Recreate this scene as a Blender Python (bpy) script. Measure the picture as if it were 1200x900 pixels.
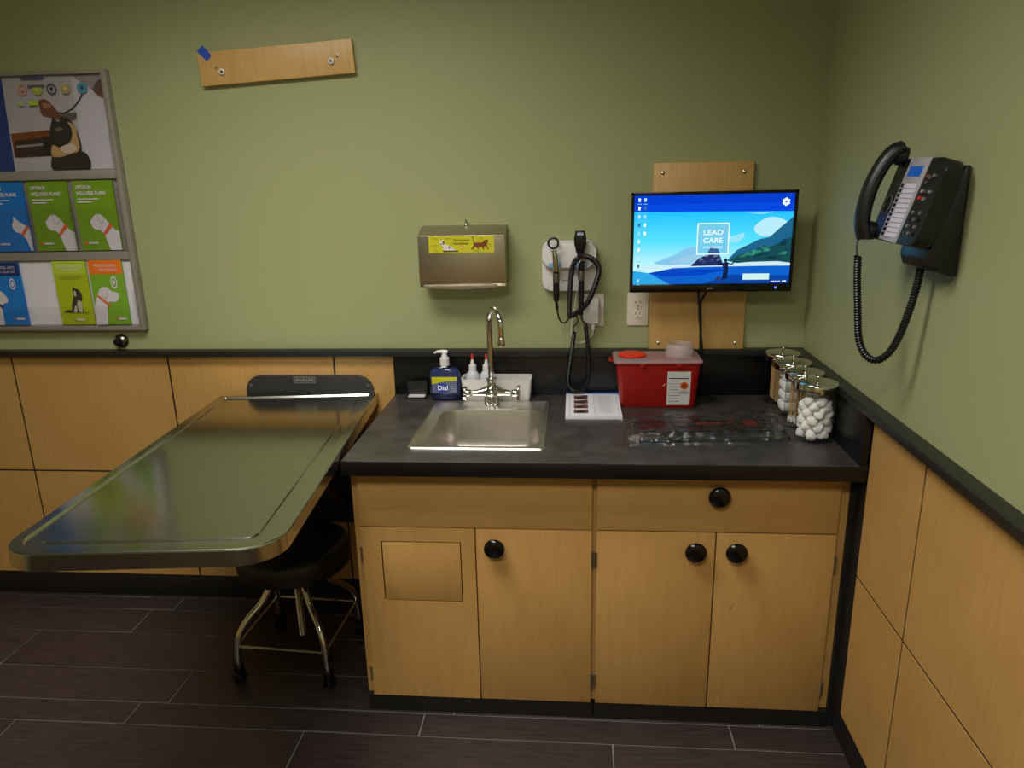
import bpy, bmesh, math, random
from mathutils import Vector, Matrix, noise
random.seed(7)
PI = math.pi
for o in list(bpy.data.objects): bpy.data.objects.remove(o)
scn = bpy.context.scene
COL = scn.collection

# ------------------------------------------------------------------ camera
CAM = Vector((-0.7964, -2.5985, 1.6448)); YAW, PITCH, ROLL, FPX = 0.0878, 0.2729, -0.0221, 863.33
fwd = Vector((-math.sin(YAW)*math.cos(PITCH), math.cos(YAW)*math.cos(PITCH), -math.sin(PITCH)))
rgt = Vector((math.cos(YAW), math.sin(YAW), 0)); upv = rgt.cross(fwd)
r2 = rgt*math.cos(ROLL)+upv*math.sin(ROLL); u2 = -rgt*math.sin(ROLL)+upv*math.cos(ROLL)
cd = bpy.data.cameras.new('camera'); co = bpy.data.objects.new('camera', cd); COL.objects.link(co)
cm = Matrix((r2, u2, -fwd)).transposed().to_4x4(); cm.translation = CAM; co.matrix_world = cm
cd.sensor_fit = 'HORIZONTAL'; cd.sensor_width = 36; cd.lens = FPX/1200*36; cd.clip_start = .02
scn.camera = co

# ------------------------------------------------------------------ world, exposure
w = bpy.data.worlds.new('world'); scn.world = w; w.use_nodes = True
w.node_tree.nodes['Background'].inputs[0].default_value = (.5, .5, .5, 1)
w.node_tree.nodes['Background'].inputs[1].default_value = 0.02
vs = scn.view_settings; vs.view_transform = 'Standard'; vs.look = 'None'; vs.gamma = 1; vs.use_curve_mapping = False
vs.exposure = 0.0

# ------------------------------------------------------------------ ceiling lamp (recessed troffer) and an added fill lamp
CEIL = 2.72
LAMPS = [(-1.62, -1.25, 25, .56, 1.16, 140), (-1.2, -2.85, 36, .56, 1.16, 148)]   # x, y, watts, length (y), width (x), spread; second is a fill lamp added behind the camera
def area(x, y, watt, l, wd, spread):
    ld = bpy.data.lights.new('troffer_and_fill_light', 'AREA'); ld.shape = 'RECTANGLE'; ld.size = wd; ld.size_y = l
    ld.energy = watt; ld.color = (1.0, .96, .915); ld.spread = math.radians(spread)
    lo = bpy.data.objects.new('troffer_and_fill_light', ld); COL.objects.link(lo); lo.location = (x, y, CEIL-.03)
for L in LAMPS: area(*L)

# ------------------------------------------------------------------ materials
def lin(c):
    return tuple(((v/255)/12.92 if v/255 <= .04045 else ((v/255+.055)/1.055)**2.4) for v in c)+(1,)
_mc = {}
def mat(name, rgb, rough=.5, metal=0, var=.06, scale=30, stretch=(1,1,1), bump=0, coat=0, spec=.5, detail=3, rgb2=None):
    if name in _mc: return _mc[name]
    m = bpy.data.materials.new(name); m.use_nodes = True; nt = m.node_tree; b = nt.nodes['Principled BSDF']
    tc = nt.nodes.new('ShaderNodeTexCoord'); mp = nt.nodes.new('ShaderNodeMapping'); mp.inputs['Scale'].default_value = stretch
    nz = nt.nodes.new('ShaderNodeTexNoise'); nz.inputs['Scale'].default_value = scale; nz.inputs['Detail'].default_value = detail
    nt.links.new(tc.outputs['Object'], mp.inputs[0]); nt.links.new(mp.outputs[0], nz.inputs['Vector'])
    cr = nt.nodes.new('ShaderNodeValToRGB'); c = lin(rgb)
    lo = lin(rgb2) if rgb2 else tuple(v*(1-var) for v in c[:3])+(1,)
    hi = c if rgb2 else tuple(min(1, v*(1+var)) for v in c[:3])+(1,)
    cr.color_ramp.elements[0].position = .32; cr.color_ramp.elements[1].position = .68
    cr.color_ramp.elements[0].color = lo; cr.color_ramp.elements[1].color = hi
    nt.links.new(nz.outputs['Fac'], cr.inputs[0]); nt.links.new(cr.outputs[0], b.inputs['Base Color'])
    b.inputs['Roughness'].default_value = rough; b.inputs['Metallic'].default_value = metal
    b.inputs['Coat Weight'].default_value = coat; b.inputs['Specular IOR Level'].default_value = spec
    if bump:
        bp = nt.nodes.new('ShaderNodeBump'); bp.inputs['Strength'].default_value = bump; bp.inputs['Distance'].default_value = .002
        nt.links.new(nz.outputs['Fac'], bp.inputs['Height']); nt.links.new(bp.outputs[0], b.inputs['Normal'])
    _mc[name] = m; return m
def glow(name, rgb, s=1.0):
    if name in _mc: return _mc[name]
    m = bpy.data.materials.new(name); m.use_nodes = True; nt = m.node_tree; nt.nodes.clear()
    o = nt.nodes.new('ShaderNodeOutputMaterial'); e = nt.nodes.new('ShaderNodeEmission')
    e.inputs[0].default_value = lin(rgb); e.inputs[1].default_value = s; nt.links.new(e.outputs[0], o.inputs[0])
    _mc[name] = m; return m
def film(name, tint=(1,1,1), rough=.05, fac=1.0, ior=1.45, base=0.03, bump=0, power=4.5):
    """thin clear sheet: transparent with a fresnel gloss"""
    if name in _mc: return _mc[name]
    m = bpy.data.materials.new(name); m.use_nodes = True; nt = m.node_tree; nt.nodes.clear()
    o = nt.nodes.new('ShaderNodeOutputMaterial'); mx = nt.nodes.new('ShaderNodeMixShader')
    t = nt.nodes.new('ShaderNodeBsdfTransparent'); g = nt.nodes.new('ShaderNodeBsdfGlossy'); f = nt.nodes.new('ShaderNodeLayerWeight')
    ma = nt.nodes.new('ShaderNodeMath'); ma.operation = 'MULTIPLY_ADD'; ma.inputs[1].default_value = fac; ma.inputs[2].default_value = base
    t.inputs[0].default_value = tint+(1,); g.inputs['Roughness'].default_value = rough; f.inputs[0].default_value = .5; pw = nt.nodes.new('ShaderNodeMath'); pw.operation = 'POWER'; pw.inputs[1].default_value = power
    nt.links.new(f.outputs['Facing'], pw.inputs[0]); nt.links.new(pw.outputs[0], ma.inputs[0]); nt.links.new(ma.outputs[0], mx.inputs[0])
    nt.links.new(t.outputs[0], mx.inputs[1]); nt.links.new(g.outputs[0], mx.inputs[2]); nt.links.new(mx.outputs[0], o.inputs[0])
    if bump:
        nz = nt.nodes.new('ShaderNodeTexNoise'); nz.inputs['Scale'].default_value = 60; b = nt.nodes.new('ShaderNodeBump')
        b.inputs['Strength'].default_value = bump; b.inputs['Distance'].default_value = .004
        nt.links.new(nz.outputs['Fac'], b.inputs['Height']); nt.links.new(b.outputs[0], g.inputs['Normal']); nt.links.new(b.outputs[0], f.inputs['Normal'])
    _mc[name] = m; return m
def wood(name, rgb, rgb2, horiz=False, rough=.42):
    if name in _mc: return _mc[name]
    m = mat(name, rgb, rough, rgb2=rgb2, scale=9, stretch=(1.2, 1.2, 14) if horiz else (9, 9, .9), detail=5)
    nt = m.node_tree; b = nt.nodes['Principled BSDF']; cr = [n for n in nt.nodes if n.type == 'VALTORGB'][0]
    tc = [n for n in nt.nodes if n.type == 'TEX_COORD'][0]
    n2 = nt.nodes.new('ShaderNodeTexNoise'); n2.inputs['Scale'].default_value = 5; n2.inputs['Detail'].default_value = 4
    nt.links.new(tc.outputs['Object'], n2.inputs['Vector'])
    mx = nt.nodes.new('ShaderNodeMix'); mx.data_type = 'RGBA'; mx.blend_type = 'MULTIPLY'; mx.inputs[0].default_value = .35
    nt.links.new(cr.outputs[0], mx.inputs[6])
    c2 = nt.nodes.new('ShaderNodeValToRGB'); c2.color_ramp.elements[0].color = (.80, .75, .68, 1); c2.color_ramp.elements[1].color = (1, 1, 1, 1)
    c2.color_ramp.elements[0].position = .35; c2.color_ramp.elements[1].position = .65
    nt.links.new(n2.outputs['Fac'], c2.inputs[0]); nt.links.new(c2.outputs[0], mx.inputs[7]); nt.links.new(mx.outputs[2], b.inputs['Base Color'])
    return m

GREEN = mat('green_wall_paint', (153, 158, 114), .55, var=.02, scale=120, bump=.05, spec=.35)
WHITE_CEIL = mat('white_ceiling_tile', (215, 213, 205), .9, var=.05, scale=200, bump=.2)
MAPLE = wood('maple_laminate', (188, 148, 86), (180, 140, 79))
MAPLE_H = wood('maple_laminate_drawer', (188, 148, 86), (181, 141, 80), True)
MAPLE_B = wood('maple_board', (206, 167, 104), (198, 159, 96))
BLACK_LAM = mat('black_laminate', (13, 13, 14), .32, var=.15, scale=60)
BLACK_TRIM = mat('black_trim', (25, 25, 23), .45, var=.1, scale=60)
BLACK_PL = mat('black_plastic', (15, 15, 17), .38, var=.1, scale=80)
BLACK_GLOSS = mat('black_gloss', (8, 8, 9), .12, var=.1, scale=40)
VINYL = mat('black_vinyl', (28, 29, 32), .38, var=.1, scale=150, bump=.08)
RUBBER = mat('black_base_vinyl', (14, 13, 12), .6, var=.15, scale=40)
COUNTER = mat('slate_counter_laminate', (66, 63, 62), .36, rgb2=(45, 43, 42), scale=16, detail=8)
STEEL = mat('stainless_steel', (178, 176, 168), .30, 1, var=.05, scale=40, stretch=(1, 12, 1))
STEEL_T = mat('table_steel', (176, 178, 170), .17, 1, var=.03, scale=30, stretch=(14, .6, 1))
STEEL_D = mat('dispenser_steel', (180, 168, 148), .33, 1, var=.04, scale=30, stretch=(1, 1, 10))
CHROME = mat('chrome', (215, 215, 212), .07, 1, var=.02, scale=10)
SINKST = mat('sink_steel', (206, 200, 192), .33, 1, var=.04, scale=30)
DARKST = mat('dark_steel', (60, 58, 56), .4, 1, var=.1)
ALU = mat('rack_aluminium', (142, 136, 126), .5, .15, var=.04, scale=20, stretch=(1, 1, 8))
WHITE_PL = mat('white_plastic', (216, 214, 212), .38, var=.02, scale=60)
WHITE_PAPER = mat('white_paper', (214, 212, 216), .7, var=.03, scale=60)
OFFWHITE = mat('offwhite_plate', (214, 206, 190), .4, var=.02, scale=60)
GROUT = mat('grey_grout', (122, 117, 112), .85, var=.12, scale=90)
GLASS = film('clear_glass', (.93, .95, .94), .03, 1.0, 1.5, .02)
ACRYL = film('clear_acrylic', (.97, .97, .98), .06, .8, 1.45, .02)
BAGM = film('clear_plastic_bag', (.92, .92, .93), .09, .9, 1.5, .075, .3, 3.5)
COTTON = mat('cotton', (236, 232, 230), .95, var=.04, scale=200, bump=.5)
STICK = mat('birch_stick', (196, 158, 108), .6, var=.12, scale=60)
def pm(rgb): return mat('print_%02x%02x%02x' % tuple(rgb), rgb, .5, var=.015, scale=50)

# ------------------------------------------------------------------ mesh helpers
def J(*bms):
    out = bmesh.new(); me = bpy.data.meshes.new('tmp')
    for b in bms:
        b.to_mesh(me); out.from_mesh(me); b.free()
    bpy.data.meshes.remove(me); return out
def box(x0, x1, y0, y1, z0, z1, bev=0, seg=2):
    bm = bmesh.new(); x0, x1 = min(x0, x1), max(x0, x1); y0, y1 = min(y0, y1), max(y0, y1); z0, z1 = min(z0, z1), max(z0, z1)
    v = [bm.verts.new((x, y, z)) for x in (x0, x1) for y in (y0, y1) for z in (z0, z1)]
    for f in ((0,1,3,2), (4,6,7,5), (0,4,5,1), (2,3,7,6), (0,2,6,4), (1,5,7,3)): bm.faces.new([v[i] for i in f])
    bmesh.ops.recalc_face_normals(bm, faces=bm.faces)
    if bev: bmesh.ops.bevel(bm, geom=list(bm.edges), offset=bev, segments=seg, profile=.5, affect='EDGES')
    return bm
def lathe(prof, c=(0,0,0), seg=32, M=None, caps=True):
    bm = bmesh.new(); rings = []
    for r, z in prof:
        if r < 1e-6: rings.append([bm.verts.new((0, 0, z))])
        else: rings.append([bm.verts.new((r*math.cos(2*PI*i/seg), r*math.sin(2*PI*i/seg), z)) for i in range(seg)])
    for a, b in zip(rings, rings[1:]):
        for i in range(seg):
            j = (i+1) % seg
            if len(a) == 1 and len(b) == 1: continue
            if len(a) == 1: bm.faces.new((a[0], b[j], b[i]))
            elif len(b) == 1: bm.faces.new((a[i], a[j], b[0]))
            else: bm.faces.new((a[i], a[j], b[j], b[i]))
    if caps:
        if len(rings[0]) > 1: bm.faces.new(rings[0][::-1])
        if len(rings[-1]) > 1: bm.faces.new(rings[-1])
    if M: bmesh.ops.transform(bm, matrix=M, verts=bm.verts)
    bmesh.ops.translate(bm, vec=c, verts=bm.verts)
    bmesh.ops.recalc_face_normals(bm, faces=bm.faces)
    return bm
def cyl_between(a, b, r, seg=16, r1=None):
    a, b = Vector(a), Vector(b); d = b-a
    M = d.to_track_quat('Z', 'Y').to_matrix().to_4x4()
    return lathe([(r, 0), (r if r1 is None else r1, d.length)], a, seg, M)
def cat(pts, n=8, closed=False):
    P = [Vector(p) for p in pts]; out = []; N = len(P)
    for i in range(N if closed else N-1):
        if closed: a, b, c, d = P[i-1], P[i], P[(i+1) % N], P[(i+2) % N]
        else: a, b, c, d = P[max(i-1, 0)], P[i], P[i+1], P[min(i+2, N-1)]
        for k in range(n):
            t = k/n; out.append(.5*((2*b)+(c-a)*t+(2*a-5*b+4*c-d)*t*t+(3*b-a-3*c+d)*t**3))
    if not closed: out.append(P[-1].copy())
    return out
def frames(path):
    T = [(path[min(i+1, len(path)-1)]-path[max(i-1, 0)]).normalized() for i in range(len(path))]
    n = T[0].orthogonal().normalized(); out = []
    for t in T:
        n = (n-t*n.dot(t)).normalized(); out.append((t, n, t.cross(n)))
    return out
def tube(path, r, seg=10, ry=None, nrm=None):
    """r: number or list; ry: second radius for flat sections"""
    path = [Vector(p) for p in path]; bm = bmesh.new(); rings = []
    fr = frames(path)
    for i, p in enumerate(path):
        t, n, b = fr[i]
        if nrm is not None:
            b = t.cross(Vector(nrm)).normalized(); n = b.cross(t)
        ra = r[i] if isinstance(r, (list, tuple)) else r
        rb = (ry[i] if isinstance(ry, (list, tuple)) else ry) if ry else ra
        rings.append([bm.verts.new(p+n*(ra*math.cos(2*PI*k/seg))+b*(rb*math.sin(2*PI*k/seg))) for k in range(seg)])
    for a, c in zip(rings, rings[1:]):
        for k in range(seg): bm.faces.new((a[k], a[(k+1) % seg], c[(k+1) % seg], c[k]))
    bm.faces.new(rings[0][::-1]); bm.faces.new(rings[-1]); bmesh.ops.recalc_face_normals(bm, faces=bm.faces)
    return bm
def coil(path, R, pitch, wire, per=9, seg=5):
    P = [Vector(p) for p in path]; L = [0]
    for a, b in zip(P, P[1:]): L.append(L[-1]+(b-a).length)
    fr = frames(P); n = int(L[-1]/pitch*per); pts = []; j = 0
    for i in range(n+1):
        s = L[-1]*i/n
        while j < len(P)-2 and L[j+1] < s: j += 1
        f = (s-L[j])/max(1e-9, L[j+1]-L[j]); p = P[j].lerp(P[j+1], f); nn = fr[j][1].lerp(fr[j+1][1], f); bb = fr[j][2].lerp(fr[j+1][2], f)
        a = 2*PI*i/per; pts.append(p+nn*(R*math.cos(a))+bb*(R*math.sin(a)))
    return tube(pts, wire, seg)
def prism(poly, h0, h1, M=None, bev=0):
    """poly (u,v) extruded along local z from h0 to h1, M maps to place"""
    bm = bmesh.new(); a = [bm.verts.new((u, v, h0)) for u, v in poly]; b = [bm.verts.new((u, v, h1)) for u, v in poly]
    bm.faces.new(a[::-1]); bm.faces.new(b); N = len(poly)
    for i in range(N): bm.faces.new((a[i], a[(i+1) % N], b[(i+1) % N], b[i]))
    if bev: bmesh.ops.bevel(bm, geom=list(bm.edges), offset=bev, segments=2, profile=.5, affect='EDGES')
    if M is not None: bmesh.ops.transform(bm, matrix=M, verts=bm.verts)
    bmesh.ops.recalc_face_normals(bm, faces=bm.faces); return bm
def rr(x0, x1, y0, y1, r, n=6):
    """rounded rectangle, r number or 4 radii (x1y1, x0y1, x0y0, x1y0), ccw"""
    R = r if isinstance(r, (list, tuple)) else [r]*4; out = []
    for (cx, cy, a0), q in zip(((x1, y1, 0), (x0, y1, 90), (x0, y0, 180), (x1, y0, 270)), R):
        sx = -1 if cx == x1 else 1; sy = -1 if cy == y1 else 1
        for k in range(n+1):
            a = math.radians(a0+90*k/n); out.append((cx+sx*q+q*math.cos(a), cy+sy*q+q*math.sin(a)))
    return out
def loops(Ls, capA=False, capB=False):
    bm = bmesh.new(); R = [[bm.verts.new(p) for p in L] for L in Ls]
    for a, b in zip(R, R[1:]):
        for i in range(len(a)): bm.faces.new((a[i], a[(i+1) % len(a)], b[(i+1) % len(a)], b[i]))
    if capA: bm.faces.new(R[0][::-1])
    if capB: bm.faces.new(R[-1])
    bmesh.ops.recalc_face_normals(bm, faces=bm.faces); return bm
MWALL = Matrix(((1,0,0,0), (0,0,-1,0), (0,1,0,0), (0,0,0,1)))    # (u,v,n) -> x=u, z=v, y=-n : faces the room from the back wall

# ------------------------------------------------------------------ scene graph helpers
_inv = {}
def link(name, bm, mats, smooth=40):
    me = bpy.data.meshes.new(name); bm.normal_update()
    if smooth:
        for f in bm.faces: f.smooth = True
        s = math.radians(smooth)
        for e in bm.edges:
            if len(e.link_faces) == 2 and e.calc_face_angle(0) > s: e.smooth = False
    bm.to_mesh(me); bm.free()
    for m in (mats if isinstance(mats, (list, tuple)) else [mats]): me.materials.append(m)
    o = bpy.data.objects.new(name, me); COL.objects.link(o); return o
def tag(o, label, catg, group=None):
    o['label'] = label; o['category'] = catg
    if group: o['group'] = group
    return o
def thing(name, label, catg, loc=(0,0,0), group=None, M=None):
    o = bpy.data.objects.new(name, None); COL.objects.link(o); o.empty_display_size = .05
    if M is None: M = Matrix.Translation(loc)
    o.matrix_world = M; _inv[o.name] = M.inverted(); return tag(o, label, catg, group)
def part(parent, name, bm, mats, local=False, smooth=40, label=None):
    """bm in world coordinates (or the thing's own when local)"""
    root = parent
    while root.parent: root = root.parent
    if not local and root.name in _inv: bmesh.ops.transform(bm, matrix=_inv[root.name], verts=bm.verts)
    o = link(name, bm, mats, smooth); o.parent = parent
    if label: o['label'] = label
    return o
def struct(name, bm, mats, label=None):
    o = link(name, bm, mats); o['kind'] = 'structure'
    if label: o['label'] = label
    return o
def solo(name, bm, mats, label, catg, group=None, base=None):
    if base is not None: bmesh.ops.translate(bm, vec=-Vector(base), verts=bm.verts)
    o = link(name, bm, mats); tag(o, label, catg, group)
    if base is not None: o.location = base
    return o

class Print:
    """flat print: coloured shapes stacked in hair-thin layers on a face (u right, v up, n out)"""
    def __init__(s, M, n0=0, step=.00025): s.M = M; s.n = n0; s.step = step; s.bm = bmesh.new(); s.mats = []; s.k = 0
    def mi(s, m):
        if m not in s.mats: s.mats.append(m)
        return s.mats.index(m)
    def poly(s, pts, m, up=True):
        if up: s.n += s.step
        if not hasattr(m, 'node_tree'): m = pm(m)
        vs_ = [s.bm.verts.new(s.M @ Vector((p[0], p[1], s.n))) for p in pts]
        f = s.bm.faces.new(vs_); f.material_index = s.mi(m); f.normal_update()
        if f.normal.dot(s.M.to_3x3() @ Vector((0,0,1))) < 0: f.normal_flip()
    def rect(s, x0, x1, y0, y1, m, up=True): s.poly([(x0,y0), (x1,y0), (x1,y1), (x0,y1)], m, up)
    def blob(s, pts, m, n=5, up=True): s.poly([(p.x, p.y) for p in cat([(a, b, 0) for a, b in pts], n, True)], m, up)
    def disc(s, x, y, r, m, up=True, ry=None, k=24): s.poly([(x+r*math.cos(2*PI*i/k), y+(ry or r)*math.sin(2*PI*i/k)) for i in range(k)], m, up)
    def ring(s, x, y, r, t, m, k=28):
        s.n += s.step
        for i in range(k):
            a, b = 2*PI*i/k, 2*PI*(i+1)/k
            s.poly([(x+r*math.cos(a), y+r*math.sin(a)), (x+r*math.cos(b), y+r*math.sin(b)), (x+(r-t)*math.cos(b), y+(r-t)*math.sin(b)), (x+(r-t)*math.cos(a), y+(r-t)*math.sin(a))], m, False)
    def line(s, pts, t, m, up=True):
        if up: s.n += s.step
        for a, b in zip(pts, pts[1:]):
            a, b = Vector(a), Vector(b); d = (b-a).normalized()*t/2; q = Vector((-d.y, d.x))
            s.poly([a-d*.6+q, b+d*.6+q, b+d*.6-q, a-d*.6-q], m, False)
    def text(s, txt, x, y, h, m, align='LEFT', bold=0, width=None, space=1.0):
        s.n += s.step
        if not hasattr(m, 'node_tree'): m = pm(m)
        cu = bpy.data.curves.new('t', 'FONT'); cu.body = txt; cu.size = h*1.4; cu.align_x = align; cu.offset = bold; cu.space_character = space; cu.resolution_u = 3
        ob = bpy.data.objects.new('t', cu); COL.objects.link(ob)
        bpy.context.view_layer.update(); me = bpy.data.meshes.new_from_object(ob.evaluated_get(bpy.context.evaluated_depsgraph_get()))
        sx = 1
        if width and len(me.vertices):
            xs = [v.co.x for v in me.vertices]; sx = width/max(1e-6, max(xs)-min(xs))
        mi = s.mi(m); V = [s.bm.verts.new(s.M @ Vector((x+v.co.x*sx, y+v.co.y, s.n))) for v in me.vertices]
        for p in me.polygons:
            try: f = s.bm.faces.new([V[i] for i in p.vertices]); f.material_index = mi
            except ValueError: pass
        bpy.data.objects.remove(ob); bpy.data.curves.remove(cu); bpy.data.meshes.remove(me)
    def done(s, parent, name, local=False, label=None): return part(parent, name, s.bm, s.mats, local, smooth=0, label=label)

# ------------------------------------------------------------------ room shell
XL, YF = -3.62, -3.9
WB = struct('wall_back', box(XL-.1, .1, 0, .1, -.1, CEIL+.1), GREEN, 'olive green painted back wall above maple wainscot')
WR = struct('wall_right', box(0, .1, YF, 0, -.1, CEIL+.1), GREEN, 'olive green painted side wall with the desk phone')
WL = struct('wall_left', box(XL-.1, XL, YF, 0, -.1, CEIL+.1), GREEN)
WF = struct('wall_front', box(XL-.1, .1, YF-.1, YF, -.1, CEIL+.1), GREEN)
CE = struct('ceiling', box(XL, 0, YF, 0, CEIL, CEIL+.1), WHITE_CEIL)
FL = struct('floor', box(XL, 0, YF, 0, -.08, -.003), GROUT, 'dark plank tile floor with pale grout lines')
# floor planks, rows of mixed widths
rows = [(0, -.027, .3), (-.027, -.115, -2.405), (-.115, -.27, -2.49), (-.27, -.476, -2.855), (-.476, -.643, -2.132), (-.643, -.743, -2.225), (-.743, -.95, -1.634)]
y = -.95; wds = [.155, .1, .207, .155, .1]; k = 0
while y > YF:
    rows.append((y, max(YF, y-wds[k % 5]), -2.6+.37*(k*1.7 % 2.5))); y -= wds[k % 5]; k += 1
LEN, G = .953, .0022
PLK = [mat('plank_tile_%d' % i, c, .42, rgb2=d, scale=7, stretch=(1.5, 14, 1), detail=7, bump=.08) for i, (c, d) in enumerate([((57, 47, 45), (40, 33, 32)), ((54, 45, 43), (37, 31, 30)), ((60, 50, 48), (42, 35, 34))])]
n = 0
for (ya, yb, x0) in rows:
    x = x0
    while x > XL: x -= LEN
    while x < 0:
        a, b = max(x, XL), min(x+LEN, 0)
        if b-a > .01 and abs(ya-yb) > .01:
            part(FL, 'plank', box(a+G, b-G, ya-G, yb+G, -.01, 0, .0008, 1), PLK[(n*7+n//3) % 3])
        x += LEN; n += 1
# wainscot panels
ZT, TH, TD, ZB, ZS = 1.0506, .022, .0426, .0968, .5551
PT, PG = .012, .0036
back = struct('trim_1', box(XL, -TD, -TD, 0, ZT-TH, ZT, .0015), BLACK_TRIM, 'black chair rail along the back wall')
struct('trim_2', box(-TD, 0, YF, -.0, ZT-TH, ZT, .0015), BLACK_TRIM, 'black chair rail along the side wall')
part(WB, 'panel_backing', box(XL, -1.46, -.0102, 0, ZB, ZT-TH), RUBBER)
part(WR, 'panel_backing', box(-.0102, 0, YF, -.634, ZB, ZT-TH), RUBBER)
seams = [XL, -2.9548, -2.3265, -1.6848, -1.4575]
for a, b in zip(seams, seams[1:]):
    for z0, z1 in ((ZB, ZS), (ZS, ZT-TH)):
        part(WB, 'wainscot_panel', box(a+PG, b-PG, -PT, -.0102, z0+PG, z1-(PG if z1 == ZS else 0)), MAPLE)
ys = [-.692, -.994, -1.622, -2.25, -2.88, YF]
for a, b in zip(ys, ys[1:]):
    for z0, z1 in ((ZB, ZS), (ZS, ZT-TH)):
        part(WR, 'wainscot_panel', box(-PT, -.0102, a-PG, b+PG, z0+PG, z1-(PG if z1 == ZS else 0)), MAPLE)
fx_ = [XL, -2.95, -2.30, -1.66, -1.0, -.4, 0]
for a, b in zip(fx_, fx_[1:]):
    for z0, z1 in ((ZB, ZS), (ZS, ZT-TH)): part(WF, 'wainscot_panel', box(a+PG, b-PG, YF+.004, YF+PT, z0+PG, z1-PG), MAPLE)
for a, b in zip([-.06, -.7, -1.35, -2.0, -2.65, -3.3], [-.7, -1.35, -2.0, -2.65, -3.3, YF+.02]):
    for z0, z1 in ((ZB, ZS), (ZS, ZT-TH)): part(WL, 'wainscot_panel', box(XL+.004, XL+PT, a-PG, b+PG, z0+PG, z1-PG), MAPLE)
struct('trim_3', box(XL+.05, -.05, YF, YF+TD, ZT-TH, ZT, .0015), BLACK_TRIM)
struct('trim_4', box(XL, XL+TD, YF+.05, -.05, ZT-TH, ZT, .0015), BLACK_TRIM)
struct('baseboard_back', box(XL, -1.46, -.009, 0, 0, ZB, .001), RUBBER, 'black vinyl base under the back wall panels')
struct('baseboard_right', box(-.009, 0, YF, -.64, 0, ZB, .001), RUBBER, 'black vinyl base under the side wall panels')
# ceiling troffer, and a like fixture for the added frontal fill lamp
for i, (x, y, wt, l, wd, sp) in enumerate(LAMPS):
    t = thing('ceiling_and_fill_light', ['recessed ceiling light over the sink counter', 'added ceiling fill light behind the camera'][i], 'light', (x, y, CEIL-.02))
    fr_ = J(box(x-wd/2-.04, x-wd/2, y-l/2-.04, y+l/2+.04, CEIL-.022, CEIL-.001), box(x+wd/2, x+wd/2+.04, y-l/2-.04, y+l/2+.04, CEIL-.022, CEIL-.001),
            box(x-wd/2, x+wd/2, y-l/2-.04, y-l/2, CEIL-.022, CEIL-.001), box(x-wd/2, x+wd/2, y+l/2, y+l/2+.04, CEIL-.022, CEIL-.001))
    part(t, 'frame', fr_, WHITE_PL); part(t, 'diffuser', box(x-wd/2, x+wd/2, y-l/2, y+l/2, CEIL-.012, CEIL-.002), glow('lamp_diffuser', (255, 246, 228), 4))

# ------------------------------------------------------------------ base cabinets
ZC, DC, DD, XC0, XSP = .88, .690, .635, -1.457, -.034
def knob(door, x, z):
    part(door, 'knob', lathe([(.010, 0), (.010, .010), (.0285, .014), (.0312, .018), (.0305, .0225), (.026, .0268), (.017, .0295), (0, .0308)], (x, -DD, z), 32, Matrix.Rotation(PI/2, 4, 'X')), BLACK_GLOSS, smooth=60, label='large round glossy black knob')
def hinge(cab, x, z, s=1):
    part(cab, 'hinge', J(cyl_between((x, -DD-.001, z-.022), (x, -DD-.001, z+.022), .0035, 10), cyl_between((x, -DD-.001, z+.022), (x, -DD-.001, z+.026), .0045, 10)), STEEL, label='steel hinge knuckle')
def carcass(t, x0, x1):
    part(t, 'body', J(box(x0, x0+.018, -.617, -.02, .057, .836), box(x1-.018, x1, -.617, -.02, .057, .836), box(x0+.018, x1-.018, -.617, -.02, .057, .075),
         box(x0+.018, x1-.018, -.04, -.02, .075, .836), box(x0, x0+.028, -.6165, -.598, .057, .836), box(x1-.028, x1, -.6165, -.598, .057, .836), box(x0+.028, x1-.028, -.6165, -.598, .80, .836), box(x0+.028, x1-.028, -.6165, -.598, .63, .67), box((x0+x1)/2-.02, (x0+x1)/2+.02, -.6165, -.598, .075, .63)), MAPLE)
    part(t, 'toe_kick', box(x0+.004, x1-.002, -.634, -.594, 0, .0565), RUBBER)
c1 = thing('sink_cabinet', 'maple sink base cabinet with a flap cut into one door', 'cabinet', (-1.0975, -.32, 0))
carcass(c1, -1.457, -.738)
part(c1, 'false_front', box(-1.435, -.745, -DD, -.617, .651, .822, .0012), MAPLE_H)
fx0, fx1, fz0, fz1, dx0, dx1, dz0, dz1 = -1.376, -1.133, .402, .603, -1.435, -1.0912, .0575, .648
d = part(c1, 'door', J(box(dx0, fx0, -DD, -.617, dz0, dz1), box(fx1, dx1, -DD, -.617, dz0, dz1), box(fx0, fx1, -DD, -.617, dz0, fz0), box(fx0, fx1, -DD, -.617, fz1, dz1)), MAPLE)
part(d, 'trash_flap', box(fx0+.004, fx1-.003, -DD-.0005, -.620, fz0+.003, fz1-.004, .001), MAPLE, label='maple flap panel set into the door')
part(c1, 'flap_gap_shade', box(fx0-.02, fx1+.02, -.6165, -.612, fz0-.02, fz1+.02), BLACK_PL)  # black sheet stands in for the shade in the gap round the flap
d = part(c1, 'door', box(-1.0868, -.745, -DD, -.617, dz0, dz1, .0012), MAPLE); knob(d, -1.031, .593)
for x in (-1.437, -.7435):
    for z in (.555, .135): hinge(c1, x, z)
c2 = thing('drawer_cabinet', 'maple base cabinet with one wide drawer over two doors', 'cabinet', (-.3815, -.32, 0))
carcass(c2, -.738, -.025)
d = part(c2, 'drawer', box(-.731, -.054, -DD, -.617, .652, .822, .0012), MAPLE_H); knob(d, -.389, .768)
d = part(c2, 'door', box(-.731, -.3912, -DD, -.617, dz0, dz1, .0012), MAPLE); knob(d, -.447, .594)
d = part(c2, 'door', box(-.3868, -.054, -DD, -.617, dz0, dz1, .0012), MAPLE); knob(d, -.332, .595)
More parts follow.
